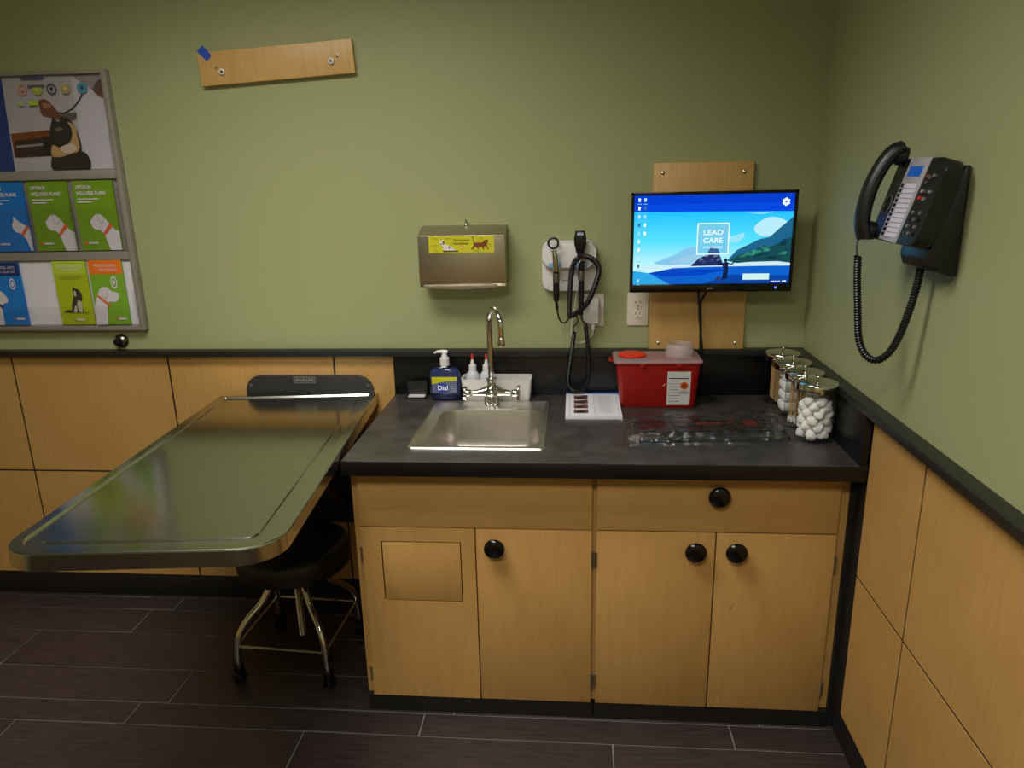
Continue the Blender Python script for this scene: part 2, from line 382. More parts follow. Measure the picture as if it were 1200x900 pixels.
p = Print(MWALL, DD+.0002); p.line([(-.337, .4), (-.331, .414), (-.328, .418)], .0016, (70, 45, 20)); p.done(d, 'scratch')
for x in (-.7325, -.052):
    for z in (.555, .135): hinge(c2, x, z)
solo('filler_panel', box(-.0248, -.0005, -.632, -.02, 0, .835), RUBBER, 'black filler strip between drawer cabinet and side wall', 'panel')
# countertop with sink cut-out
hx0, hx1, hy0, hy1 = -1.28, -.895, -.575, -.125
ct = thing('countertop', 'dark slate laminate countertop with a sink cut-out', 'countertop', (-.75, -.35, .836))
part(ct, 'slab', J(box(XC0, hx0, -DC, -.0, .836, ZC), box(hx1, -.0130, -DC, -.0, .836, ZC), box(hx0, hx1, -DC, hy0, .836, ZC), box(hx0, hx1, hy1, -.0, .836, ZC)), COUNTER)
part(ct, 'front_edge', box(XC0-.0005, -.0130, -DC-.002, -DC, .836, ZC-.001, .0008), BLACK_LAM)
part(ct, 'side_edge', box(XC0-.002, XC0, -DC, -.0, .836, ZC-.001), BLACK_LAM)
solo('backsplash', box(XC0, -.0005, -.02, -.0005, ZC+.0005, ZT-TH, .001), BLACK_LAM, 'black laminate backsplash along the back of the counter', 'backsplash')
solo('side_splash', box(XSP, -.0130, -DC, -.0205, ZC+.0005, ZT-TH-.0, .001), BLACK_LAM, 'black laminate side splash beside the glass jars', 'backsplash')

# ------------------------------------------------------------------ sink and faucet
sk = thing('sink', 'square stainless steel bar sink set into the counter', 'sink', (-1.087, -.35, ZC))
def Lr(x0, x1, y0, y1, r, z): return [(a, b, z) for a, b in rr(x0, x1, y0, y1, r, 8)]
ox0, ox1, oy0, oy1 = -1.292, -.878, -.590, -.113
ix0, ix1, iy0, iy1 = -1.243, -.905, -.562, -.212
basin = loops([Lr(ox0, ox1, oy0, oy1, .018, ZC+.0005), Lr(ox0+.002, ox1-.002, oy0+.002, oy1-.002, .018, ZC+.005), Lr(ox0+.010, ox1-.010, oy0+.010, oy1-.010, .016, ZC+.006),
   Lr(ox0+.016, ox1-.016, oy0+.014, oy1-.016, .014, ZC+.003), Lr(ix0-.008, ix1+.008, iy0-.006, iy1+.008, .055, ZC+.003), Lr(ix0-.002, ix1+.002, iy0-.001, iy1+.002, .052, ZC+.0015), Lr(ix0, ix1, iy0, iy1, .05, ZC-.006),
   Lr(ix0+.008, ix1-.008, iy0+.008, iy1-.008, .048, ZC-.10), Lr(ix0+.014, ix1-.014, iy0+.014, iy1-.014, .046, ZC-.135), Lr(ix0+.034, ix1-.034, iy0+.034, iy1-.034, .04, ZC-.152), Lr(-1.114, -1.034, -.427, -.347, .039, ZC-.155)], False, True)
part(sk, 'basin', basin, SINKST, smooth=60)
part(sk, 'drain', lathe([(.043, 0), (.043, .003), (.036, .0045), (.03, .001), (0, .001)], (-1.074, -.387, ZC-.155), 28), CHROME)
fx, fy = -1.083, -.150; fz = ZC+.003
fa = thing('faucet', 'chrome gooseneck faucet with two cross handles behind the sink', 'faucet', (fx, fy, fz))
part(fa, 'base', J(lathe([(.027, 0), (.027, .004), (.02, .007)], (fx, fy, fz), 28), lathe([(.010, 0), (.010, .045)], (fx-.017, fy-.004, fz), 16), lathe([(.010, 0), (.010, .045)], (fx+.017, fy-.004, fz), 16), lathe([(.014, 0), (.014, .045)], (fx, fy, fz), 16)), CHROME)
part(fa, 'body', J(lathe([(.018, .030), (.026, .036), (.030, .044), (.028, .054), (.020, .064), (.0155, .072), (.0155, .084), (.0175, .086), (.0175, .094), (.012, .098)], (fx, fy, fz), 28),
     tube([(fx-.066, fy-.006, fz+.043), (fx-.04, fy-.003, fz+.044), (fx-.015, fy, fz+.048), (fx+.015, fy, fz+.048), (fx+.04, fy-.003, fz+.044), (fx+.066, fy-.006, fz+.043)], [.010, .013, .021, .021, .013, .010], 16)), CHROME)
sx, sy = .046, -.092                                    # gooseneck reach
gp = [(fx, fy, fz+.09), (fx-.002, fy, fz+.20), (fx-.003, fy, fz+.292)]
R_ = math.hypot(sx, sy)/2
for k in range(1, 12):
    a = PI*k/12; gp.append((fx-.003+(sx+.003)*(1-math.cos(a))/2, fy+sy*(1-math.cos(a))/2, fz+.292+R_*math.sin(a)))
gp += [(fx+sx, fy+sy, fz+.292), (fx+sx+.001, fy+sy, fz+.252)]
part(fa, 'spout', tube(gp, .0105, 18), CHROME)
part(fa, 'aerator', lathe([(.0118, 0), (.0125, .003), (.0125, .022), (.0108, .026)], (fx+sx+.001, fy+sy, fz+.230), 20), CHROME)
for s in (-1, 1):
    hx = fx+s*.083; hc = Vector((hx, fy-.008, fz+.043)); bmh = lathe([(.0105, -.013), (.0135, -.008), (.0135, .008), (.010, .016)], hc, 18, Matrix.Rotation(PI/2*s, 4, 'Y'))
    hb = [bmh]
    for k in range(4):
        a = PI/4+PI/2*k+.3*s; dv = Vector((0, math.cos(a), math.sin(a)))
        hb.append(tube([hc+dv*.005+Vector((s*.008, 0, 0)), hc+dv*.018+Vector((s*.009, 0, 0)), hc+dv*.027+Vector((s*.010, 0, 0))], [.0045, .0052, .0062], 10))
    part(fa, 'handle', J(*hb), CHROME, label='chrome cross handle')

# ------------------------------------------------------------------ soap, bottles, tray, card holder
sp = thing('soap_bottle', 'clear pump bottle of blue hand soap with white pump', 'bottle', (-1.258, -.082, ZC))
def ell(cx, cy, a, b, z, k=32, e=2.6):
    out = []
    for i in range(k):
        t = 2*PI*i/k; c, s = math.cos(t), math.sin(t)
        out.append((cx+a*math.copysign(abs(c)**(2/e), c), cy+b*math.copysign(abs(s)**(2/e), s), z))
    return out
cx, cy = -1.258, -.074
part(sp, 'bottle', loops([ell(cx, cy, .050, .022, ZC), ell(cx, cy, .056, .027, ZC+.006), ell(cx, cy, .058, .028, ZC+.05), ell(cx, cy, .0585, .028, ZC+.085), ell(cx, cy, .054, .026, ZC+.105), ell(cx, cy, .042, .023, ZC+.118), ell(cx, cy, .024, .018, ZC+.124), ell(cx, cy, .015, .015, ZC+.128), ell(cx, cy, .0148, .0148, ZC+.136)], True, True), film('soap_bottle_plastic', (.93, .95, 1.0), .06, 1, 1.45, .03), smooth=60)
SOAP = mat('blue_soap', (44, 54, 98), .12, var=.05, scale=10)
part(sp, 'soap', loops([ell(cx, cy, .046, .019, ZC+.003), ell(cx, cy, .053, .024, ZC+.008), ell(cx, cy, .055, .025, ZC+.05), ell(cx, cy, .0555, .025, ZC+.085), ell(cx, cy, .0535, .0245, ZC+.100), ell(cx, cy, .050, .024, ZC+.107), ell(cx, cy, .040, .021, ZC+.114)], True, True), SOAP, smooth=60)
part(sp, 'pump', J(lathe([(.0165, .124), (.0172, .126), (.0166, .152), (.0125, .1525), (.0115, .158), (.0085, .165), (.0085, .172)], (cx, cy, ZC), 24), tube([(cx+.012, cy, ZC+.174), (cx-.005, cy, ZC+.1755), (cx-.024, cy-.002, ZC+.175), (cx-.036, cy-.003, ZC+.170)], [.0065, .0065, .005, .0035], 12)), WHITE_PL, smooth=25)
p = Print(MWALL, -cy+.0292)
p.rect(cx-.044, cx+.046, ZC+.030, ZC+.088, (92, 100, 128)); p.poly([(cx-.045, ZC+.062), (cx-.02, ZC+.068), (cx+.01, ZC+.074), (cx+.047, ZC+.075), (cx+.047, ZC+.089), (cx-.045, ZC+.089)], (188, 190, 26))
p.disc(cx-.006, ZC+.048, .024, (24, 62, 150), ry=.018); p.text('Dial', cx-.006, ZC+.041, .017, (236, 238, 246), 'CENTER', .0004)
for k in range(3): p.rect(cx+.022, cx+.043, ZC+.036+.008*k, ZC+.039+.008*k, (150, 156, 176), k == 0)
p.done(sp, 'label')
ty = thing('white_tray', 'white plastic tray standing behind the faucet', 'tray', (-1.073, -.06, ZC))
part(ty, 'shell', loops([Lr(-1.196, -.950, -.098, -.024, .012, ZC+.078), Lr(-1.199, -.947, -.100, -.022, .012, ZC+.079), Lr(-1.199, -.947, -.100, -.022, .012, ZC+.076), Lr(-1.192, -.954, -.096, -.026, .012, ZC+.0)][::-1]+[Lr(-1.194, -.952, -.096, -.026, .011, ZC+.077), Lr(-1.189, -.957, -.093, -.029, .011, ZC+.003)], True, True), WHITE_PL)
for i, x in enumerate((-1.160, -1.110)):
    b = thing('squeeze_bottle', ['small clear squeeze bottle beside the blue soap bottle, red tip', 'small clear squeeze bottle behind the faucet spout, red tip'][i], 'bottle', (x, -.062, ZC+.003), 'squeeze bottles in the white tray')
    part(b, 'body', lathe([(.021, 0), (.0235, .003), (.0235, .078), (.021, .089), (.013, .100), (.012, .104)], (x, -.062, ZC+.003), 28), mat('milky_bottle', (196, 200, 206), .2, var=.05, scale=30))
    part(b, 'cap', lathe([(.0135, .102), (.0135, .120), (.008, .122), (.0045, .140), (.004, .144)], (x, -.062, ZC+.003), 20), WHITE_PL)
    part(b, 'tip', lathe([(.0052, .142), (.0052, .152), (.0040, .159), (0, .160)], (x, -.062, ZC+.003), 14), mat('red_tip', (190, 40, 28), .4))
    p = Print(MWALL, .0862); p.rect(x-.012, x+.012, ZC+.02, ZC+.066, (176, 180, 190))
    for k in range(4): p.rect(x-.010, x+.008-.003*(k % 2), ZC+.03+.009*k, ZC+.0325+.009*k, (110, 116, 132), k == 0)
    p.done(b, 'label')
hd = thing('card_holder', 'small clear acrylic holder with dark card beside soap', 'holder', (-1.366, -.06, ZC))
part(hd, 'base', box(-1.412, -1.325, -.085, -.035, ZC, ZC+.006, .002), ACRYL)
part(hd, 'back', box(-1.408, -1.328, -.046, -.042, ZC+.006, ZC+.060, .001), ACRYL)
part(hd, 'lip', box(-1.408, -1.328, -.085, -.082, ZC+.006, ZC+.024, .001), ACRYL)
part(hd, 'card', box(-1.402, -1.334, -.0475, -.0465, ZC+.007, ZC+.058), mat('dark_card', (34, 34, 34), .4))
part(hd, 'insert', box(-1.398, -1.338, -.078, -.050, ZC+.0062, ZC+.009), WHITE_PAPER)

# ------------------------------------------------------------------ booklet
bk = thing('booklet', 'white printed booklet with a column of four photos', 'booklet', (-.735, -.165, ZC))
part(bk, 'pages', box(-.826, -.641, -.305, -.025, ZC, ZC+.011, .0008), WHITE_PAPER)
p = Print(Matrix.Translation((-.826, -.305, ZC+.011)), .0002)
p.rect(0, .185, 0, .279, (222, 222, 230)); p.rect(0, .185, .258, .279, (60, 96, 168))
for x0, x1 in ((.014, .096), (.102, .176)):
    p.line([(x0, .012), (x0, .250)], .0009, (120, 130, 160)); p.line([(x1, .012), (x1, .250)], .0009, (120, 130, 160))
for k, c in enumerate([(108, 78, 66), (120, 72, 56), (96, 66, 56), (80, 60, 54)]):
    y0 = .032+.053*k; p.rect(.028, .075, y0, y0+.038, c); p.blob([(.034, y0+.006), (.05, y0+.004), (.066, y0+.008), (.060, y0+.02), (.044, y0+.024)], (46, 28, 26)); p.blob([(.030, y0+.026), (.045, y0+.022), (.06, y0+.03), (.04, y0+.035)], (168, 140, 124))
for k in range(13): p.rect(.108, .165-.008*(k % 3), .03+.016*k, .0335+.016*k, (196, 196, 206), k == 0)
p.done(bk, 'print')

# ------------------------------------------------------------------ sharps container
RED = mat('red_container', (150, 18, 10), .32, var=.05, scale=12)
sc = thing('sharps_container', 'red plastic sharps container with clear lid and biohazard label', 'container', (-.514, -.125, ZC))
def Ls(x0, x1, y0, y1, z, r=.016): return Lr(x0, x1, y0, y1, r, z)
part(sc, 'bin', loops([Ls(-.636, -.392, -.172, -.066, ZC), Ls(-.640, -.388, -.176, -.062, ZC+.006), Ls(-.656, -.378, -.190, -.050, ZC+.155), Ls(-.662, -.373, -.195, -.046, ZC+.157), Ls(-.662, -.373, -.195, -.046, ZC+.163), Ls(-.655, -.380, -.188, -.052, ZC+.163), Ls(-.640, -.395, -.174, -.066, ZC+.02)], True, True), RED, smooth=50)
CLR = mat('frosted_lid_plastic', (206, 190, 190), .25, var=.03); CLR.node_tree.nodes['Principled BSDF'].inputs['Alpha'].default_value = .36
part(sc, 'lid', loops([Ls(-.664, -.371, -.197, -.044, ZC+.160), Ls(-.665, -.370, -.198, -.043, ZC+.164), Ls(-.660, -.375, -.193, -.048, ZC+.170), Ls(-.640, -.395, -.176, -.064, ZC+.171)], False, True), CLR, smooth=50)
part(sc, 'lid_cap', lathe([(.047, 0), (.048, .004), (.043, .008), (.02, .0095), (0, .0095)], (-.600, -.122, ZC+.172), 30, Matrix.Scale(.95, 4, (0, 1, 0))), mat('orange_red_cap', (206, 44, 20), .4), label='round red lid cap')
part(sc, 'cup', lathe([(.050, 0), (.0475, .020), (.044, .038), (.041, .041), (.040, .038), (.043, .022), (.046, .002)], (-.440, -.115, ZC+.171), 32, caps=False), CLR, smooth=60, label='clear plastic cup on the lid')
for x in (-.57, -.45): part(sc, 'latch', box(x-.008, x+.008, -.199, -.194, ZC+.148, ZC+.160, .001), RED)
part(sc, 'lid_hinge', tube(cat([(-.662, -.15, ZC+.162), (-.675, -.14, ZC+.158), (-.675, -.11, ZC+.158), (-.662, -.10, ZC+.162)], 5), .004, 8), RED)
sl = math.atan2(.014, .149)
Msl = Matrix.Translation((0, -.176, ZC+.006)) @ Matrix.Rotation(sl, 4, 'X') @ MWALL
p = Print(Msl, .0006); p.rect(-.486, -.409, .006, .126, (196, 198, 196)); p.rect(-.481, -.414, .100, .1035, (40, 40, 42))
for k in range(8): p.rect(-.480, -.448+.004*(k % 3), .092-.0105*k, .094-.0105*k, (120, 122, 126), k == 0)
bx_, by_ = -.430, .076
p.disc(bx_, by_, .0135, (208, 92, 24)); 
for k in range(3):
    a = PI/2+2*PI*k/3; p.ring(bx_+.0048*math.cos(a), by_+.0048*math.sin(a), .0046, .0018, pm((24, 18, 14)), 16)
p.disc(bx_, by_, .0016, (24, 18, 14))
for k in range(2): p.rect(-.446, -.414, .055-.006*k, .057-.006*k, (120, 122, 126), k == 0)
p.poly([(-.5025, .076), (-.4965, .081), (-.4925, .084), (-.4935, .080), (-.499, .075)], (232, 190, 170))
p.done(sc, 'label', label='white warning label with orange biohazard mark')

# ------------------------------------------------------------------ keyboard inside a plastic bag
kb = thing('keyboard', 'black computer keyboard with some red keys inside a bag', 'keyboard', (-.385, -.41, ZC))
KX0, KX1, KY0, KY1 = -.608, -.165, -.510, -.345
Mk = Matrix.Translation(((KX0+KX1)/2, (KY0+KY1)/2, 0)) @ Matrix.Rotation(.05, 4, 'Z') @ Matrix.Translation((-(KX0+KX1)/2, -(KY0+KY1)/2, 0))
def kp(bm): bmesh.ops.transform(bm, matrix=Mk, verts=bm.verts); return bm
part(kb, 'case', kp(loops([Lr(KX0, KX1, KY0, KY1, .010, ZC), Lr(KX0, KX1, KY0, KY1, .010, ZC+.012), Lr(KX0+.003, KX1-.003, KY0+.003, KY1-.003, .009, ZC+.016)], True, True)), BLACK_PL)
KEY = mat('black_keycap', (17, 17, 19), .45, var=.1); KRED = mat('red_keycap', (120, 30, 16), .45, var=.08)
for r in range(5):
    yk = KY0+.044+r*.0205; x = KX0+.012; c = 0
    while x < KX1-.02:
        wdt = .0175 if not (r == 0 and 4 <= c <= 4) else .105
        if c in (15,) and r < 5: x += .008
        red = (r == 3 and 9 <= c <= 12) or (c in (16, 17) and r >= 2) or (r == 4 and c == 14)
        part(kb, 'key', kp(prism(rr(x, x+wdt, yk, yk+.0175, .002, 1), ZC+.016, ZC+.0215)), KRED if red else KEY); x += wdt+.0022; c += 1
bag = bmesh.new(); NX, NY = 110, 60; BX0, BX1, BY0, BY1 = -.645, -.158, -.545, -.24; grid = []
for j in range(NY+1):
    rowv = []
    for i in range(NX+1):
        u, v = i/NX, j/NY; x = BX0+(BX1-BX0)*u; yv = BY0+(BY1-BY0)*v
        x += .010*noise.noise((v*3, 1.7, 0))*(abs(u-.5)*2)**3+(.03*(v-.5) if u > .5 else .0)*(u-.5)*2; yv += .010*noise.noise((u*4, 8.1, 0))*(abs(v-.5)*2)**3+.035*(u-.5)
        xk = (x-KX0)/(KX1-KX0); yk = (yv-.022*(u-.5)-KY0)/(KY1-KY0)
        e = min(xk, 1-xk, ); ey = min(yk, 1-yk); m_ = min(e*(KX1-KX0), ey*(KY1-KY0))
        h = .0245 if m_ > 0 else max(.003, .0245+m_*(1.5 if yk < 0 else .55))
        rid = abs(noise.noise((x*14+3, yv*40, 2.2)))*.016+abs(noise.noise((x*38+yv*50, yv*60, 5)))*(.014 if yk < .1 else .008)
        z = ZC+h+(rid if m_ <= .012 else rid*.45)
        if min(u, 1-u, v, 1-v) < .012: z = ZC+.0015+rid*.3
        rowv.append(bag.verts.new((x, yv, z)))
    grid.append(rowv)
for j in range(NY):
    for i in range(NX): bag.faces.new((grid[j][i], grid[j][i+1], grid[j+1][i+1], grid[j+1][i]))
bg = thing('plastic_bag', 'crinkled clear plastic bag covering the keyboard', 'bag', (-.38, -.39, ZC))
part(bg, 'top_sheet', bag, BAGM, smooth=180)

# ------------------------------------------------------------------ apothecary jars and their contents
JX, JR = -.090, .0535
JY = [-.468, -.345, -.217, -.092]
JL = ['glass jar of cotton balls with steel lid', 'glass jar of cotton swabs with steel lid', 'glass jar of folded gauze pads with steel lid', 'glass jar of tongue depressors with steel lid']
def jar(y, label):
    t = thing('apothecary_jar', label, 'jar', (JX, y, ZC), 'glass jars along the side splash')
    part(t, 'glass', lathe([(0, .001), (JR-.006, 0), (JR-.001, .003), (JR, .008), (JR, .160)], (JX, y, ZC), 40, caps=False), GLASS, smooth=50)
    part(t, 'lid', lathe([(JR+.0035, .150), (JR+.004, .152), (JR+.004, .172), (JR+.002, .175), (JR-.006, .1765), (0, .178)], (JX, y, ZC), 40), CHROME, smooth=50)
    part(t, 'lid_knob', lathe([(.004, .177), (.0035, .186), (.006, .189), (.0075, .193), (.006, .198), (0, .1995)], (JX, y, ZC), 18), CHROME)
for y, l in zip(JY, JL): jar(y, l)
# cotton balls
balls = []
for s in range(4):
    b = bmesh.new(); bmesh.ops.create_icosphere(b, subdivisions=3, radius=.0166)
    for v in b.verts: v.co *= 1+.30*noise.noise(v.co*80+Vector((s*7, 0, 0)))+.10*noise.noise(v.co*240+Vector((s*5, 2, 0)))
    me = bpy.data.meshes.new('cotton_ball')
    for f in b.faces: f.smooth = True
    b.to_mesh(me); b.free(); me.materials.append(COTTON); balls.append(me)
n = 0
for layer in range(6):
    for k in range(8):
        if k < 6: a = 2*PI*k/6+layer*.55; r = .0332
        else: a = PI*k+layer; r = .0085
        if layer == 5 and k in (0, 3): continue
        o = bpy.data.objects.new('cotton_ball', balls[n % 4]); COL.objects.link(o); n += 1
        o.location = (JX+r*math.cos(a)+random.uniform(-.001, .001), JY[0]+r*math.sin(a)+random.uniform(-.001, .001), ZC+.0225+layer*.0203+random.uniform(-.002, .002)+(.006 if k > 5 else 0))
        o.rotation_euler = [random.uniform(0, 6) for _ in range(3)]; s_ = random.uniform(.92, 1.08); o.scale = (s_, s_, s_*random.uniform(.85, 1))
        tag(o, 'fluffy white cotton ball piled inside a glass jar', 'cotton ball', 'cotton balls in the jar')
# cotton swabs: one stick with two tips
sw = J(lathe([(.0012, 0), (.0012, .148)], seg=6), lathe([(0, -.003), (.0026, 0), (.0030, .008), (.0014, .015)], seg=8)); ns = 8
for f in sw.faces: f.material_index = 1 if f.calc_center_median().z < .016 and len(f.verts) <= 8 and max(v.co.xy.length for v in f.verts) > .0013 or min(v.co.z for v in f.verts) < -.001 else 0
swm = bpy.data.meshes.new('cotton_swab'); sw.to_mesh(swm); sw.free(); swm.materials.append(STICK); swm.materials.append(COTTON)
for k in range(42):
    a = 2*PI*k*.618; r = .040*math.sqrt((k+.5)/42)
    o = bpy.data.objects.new('cotton_swab', swm); COL.objects.link(o)
    o.location = (JX+r*math.cos(a), JY[1]+r*math.sin(a), ZC+.0125); o.rotation_euler = (random.uniform(-.035, .035), random.uniform(-.035, .035), random.uniform(0, 6))
    tag(o, 'thin wooden cotton swab standing upright inside a glass jar', 'cotton swab', 'cotton swabs in the jar')
for k in range(4):
    zz = ZC+.0095+.0345*k; q = .0335
    b = loops([[(x_, y_, zz+dz) for x_, y_ in rr(JX-q+ins, JX+q-ins, JY[2]-q+ins, JY[2]+q-ins, .012, 5)] for ins, dz in ((.006, 0), (.001, .005), (-.0005, .017), (.001, .028), (.007, .0335))], True, True)
    for v in b.verts: v.co += Vector((1, 1, .3))*.0015*noise.noise(v.co*80)
    solo('gauze_pad', b, COTTON, 'folded white gauze pad in the stack inside a glass jar', 'gauze', 'gauze pads in the jar', (JX, JY[2], zz))
dep = prism([(x_, y_) for x_, y_ in rr(-.0085, .0085, 0, .150, .0083, 6)], 0, .0017, Matrix.Rotation(PI/2, 4, 'X'))
dpm = bpy.data.meshes.new('tongue_depressor'); dep.to_mesh(dpm); dep.free(); dpm.materials.append(STICK)
for k in range(20):
    o = bpy.data.objects.new('tongue_depressor', dpm); COL.objects.link(o)
    o.location = (JX-.019+.019*(k % 3), JY[3]-.034+.010*(k//3), ZC+.0095); o.rotation_euler = (random.uniform(-.02, .02), random.uniform(-.02, .02), random.uniform(-.15, .15))
    tag(o, 'flat wooden tongue depressor standing inside a glass jar', 'tongue depressor', 'tongue depressors in the jar')

# ------------------------------------------------------------------ paper towel dispenser
dp = thing('towel_dispenser', 'steel paper towel dispenser with a yellow sticker', 'dispenser', (-1.177, -.05, 1.285))
x0, x1 = -1.326, -1.030
prof = [(0, 1.490), (.030, 1.487), (.104, 1.462), (.1045, 1.300), (.098, 1.289), (.085, 1.287), (.0, 1.287)]
dbm = bmesh.new(); A = [dbm.verts.new((x0+.0, -d_, z)) for d_, z in prof]; B = [dbm.verts.new((x1, -d_, z)) for d_, z in prof]
dbm.faces.new(A); dbm.faces.new(B[::-1])
for i in range(len(prof)): dbm.faces.new((A[i], A[(i+1) % 7], B[(i+1) % 7], B[i]))
bmesh.ops.bevel(dbm, geom=[e for e in dbm.edges], offset=.0012, segments=2, profile=.5, affect='EDGES'); bmesh.ops.recalc_face_normals(dbm, faces=dbm.faces)
part(dp, 'cabinet', dbm, STEEL_D)
part(dp, 'lip', prism([(x0+.012, 1.286), (-1.18, 1.280), (x1-.030, 1.287), (x1-.030, 1.292), (x0+.012, 1.292)], .060, .1052, MWALL), mat('lip_steel', (190, 186, 178), .35, 1))
part(dp, 'paper_towel', box(x0+.05, x1-.06, -.085, -.03, 1.281, 1.287), WHITE_PAPER)
part(dp, 'lock', J(lathe([(.008, 0), (.008, .004), (.003, .006), (.003, .012)], (-1.172, -.012, 1.488), 16), lathe([(0, -.005), (.0045, -.003), (.0045, .003), (0, .005)], (-1.172, -.012, 1.505), 12)), CHROME)
Mst = MWALL; p = Print(Mst, .1047)
ux, vz = -1.288, 1.405; p.rect(ux, ux+.222, vz, vz+.056, (196, 192, 22))
p.text('Vaccination', ux+.112, vz+.038, .0085, (52, 56, 16), 'CENTER', .0002); p.text('Locations', ux+.112, vz+.027, .0085, (52, 56, 16), 'CENTER', .0002)
p.disc(ux+.112, vz+.018, .0055, (224, 120, 60)); p.disc(ux+.112, vz+.018, .0035, (226, 190, 160))
p.blob([(ux+.036, vz+.044), (ux+.042, vz+.036), (ux+.047, vz+.042), (ux+.053, vz+.041), (ux+.054, vz+.030), (ux+.068, vz+.024), (ux+.088, vz+.012), (ux+.090, vz+.008), (ux+.050, vz+.008), (ux+.050, vz+.018), (ux+.044, vz+.024), (ux+.039, vz+.030)], (214, 210, 206))
p.blob([(ux+.048, vz+.036), (ux+.052, vz+.040), (ux+.054, vz+.032), (ux+.050, vz+.026)], (108, 70, 46)); p.disc(ux+.0435, vz+.0295, .0022, (30, 24, 22)); p.disc(ux+.070, vz+.018, .003, (40, 34, 32))
p.rect(ux+.048, ux+.100, vz+.0045, vz+.0075, (50, 44, 30))
p.blob([(ux+.152, vz+.030), (ux+.165, vz+.033), (ux+.182, vz+.033), (ux+.190, vz+.040), (ux+.199, vz+.043), (ux+.203, vz+.038), (ux+.197, vz+.031), (ux+.196, vz+.024), (ux+.180, vz+.020), (ux+.158, vz+.020)], (118, 56, 26))
for a, b in (((.157, .024), (.146, .012)), ((.164, .022), (.168, .013)), ((.186, .022), (.185, .012)), ((.194, .024), (.201, .013))): p.line([(ux+a[0], vz+a[1]), (ux+b[0], vz+b[1])], .0036, (112, 52, 24))
p.line([(ux+.155, vz+.031), (ux+.152, vz+.042), (ux+.149, vz+.054)], .0024, (70, 36, 20))
for a, b, wd_ in ((.012, .047, .022), (.056, .047, .020), (.008, .024, .024), (.018, .008, .012), (.074, .032, .016), (.172, .047, .012), (.203, .026, .010), (.152, .006, .020)): p.rect(ux+a, ux+a+wd_, vz+b, vz+b+.0016, (120, 118, 30))
p.done(dp, 'sticker', label='yellow sticker with a dog and a cat')

# ------------------------------------------------------------------ otoscope wall set
ot = thing('otoscope_set', 'white wall transformer with otoscope and ophthalmoscope on coiled cords', 'otoscope', (-.815, -.03, 1.26))
q = rr(-.908, -.722, 1.262, 1.432, .028, 6)
hz = prism(q, 0, .034, MWALL, .006)
part(ot, 'housing', J(hz, prism(rr(-.906, -.724, 1.345, 1.430, .024, 6), .030, .062, MWALL, .008)), WHITE_PL)
p = Print(MWALL, .0342); p.rect(-.838, -.812, 1.296, 1.299, (120, 120, 122)); p.disc(-.812, 1.283, .0025, glow('green_led', (120, 255, 140), 1.2)); p.done(ot, 'marking')
BLUEPL = mat('blue_cradle', (120, 156, 196), .4)
for hx in (-.864, -.777): part(ot, 'cradle', box(hx-.021, hx+.021, -.075, -.058, 1.346, 1.362, .003), BLUEPL, label='pale blue cradle')
h = part(ot, 'ophthalmoscope', J(lathe([(.0095, 0), (.011, .03), (.011, .085), (.0095, .10)], (-.859, -.085, 1.235), 18)), BLACK_PL)
part(h, 'grip_band', lathe([(.0112, 0), (.0116, .002), (.0116, .030), (.0112, .032)], (-.859, -.085, 1.297), 18), mat('grip_grey', (120, 116, 108), .35, .8))
part(h, 'head', J(tube([(-.859, -.085, 1.333), (-.860, -.086, 1.36), (-.862, -.087, 1.385), (-.865, -.087, 1.408)], [.009, .0105, .0095, .0075], 14)), CHROME)
part(h, 'viewing_ring', tube([(-.868+.0165*math.cos(2*PI*k/24), -.087, 1.430+.0175*math.sin(2*PI*k/24)) for k in range(25)], .0038, 8), BLACK_PL)
h = part(ot, 'otoscope', lathe([(.0075, 0), (.0095, .03), (.010, .13), (.0105, .16), (.009, .185)], (-.774, -.085, 1.185), 18), BLACK_PL)
part(h, 'grip_band', lathe([(.0106, 0), (.0112, .002), (.0112, .030), (.0106, .032)], (-.775, -.085, 1.305), 18), mat('grip_grey', (120, 116, 108), .35, .8))
part(h, 'collar', lathe([(.009, 0), (.011, .004), (.011, .016), (.009, .02)], (-.777, -.085, 1.368), 18), CHROME)
part(h, 'head', loops([[(a, b, z) for a, b in rr(-.778-wx, -.778+wx, -.085-wy, -.085+wy, min(wx, wy)*.7, 4)] for wx, wy, z in ((.009, .009, 1.388), (.014, .013, 1.402), (.020, .016, 1.425), (.021, .017, 1.445), (.017, .015, 1.466), (.0165, .014, 1.470))], True, True), BLACK_PL)
p = Print(MWALL, .1012); p.poly([(-.789, 1.456), (-.767, 1.456), (-.768, 1.465), (-.788, 1.465)], (150, 160, 172)); p.done(h, 'lens')
part(ot, 'coiled_cord', coil(cat([(-.815, -.088, 1.185), (-.812, -.092, 1.272), (-.803, -.105, 1.352), (-.778, -.112, 1.386), (-.738, -.105, 1.378), (-.715, -.095, 1.343), (-.728, -.09, 1.285), (-.754, -.09, 1.227), (-.791, -.09, 1.192), (-.818, -.088, 1.18)], 14), .0075, .0062, .0028), BLACK_PL)
part(ot, 'cord', J(tube(cat([(-.859, -.085, 1.236), (-.855, -.083, 1.200), (-.848, -.083, 1.170), (-.832, -.085, 1.158), (-.818, -.088, 1.172), (-.815, -.088, 1.190)], 8), [.0055]*8+[.003]*33, 8), tube(cat([(-.791, -.09, 1.185), (-.785, -.07, 1.16), (-.800, -.055, 1.138), (-.798, -.046, 1.115)], 8), .0022, 8), tube(cat([(-.774, -.085, 1.188), (-.770, -.07, 1.165), (-.760, -.05, 1.15)], 6), .003, 8)), BLACK_PL)
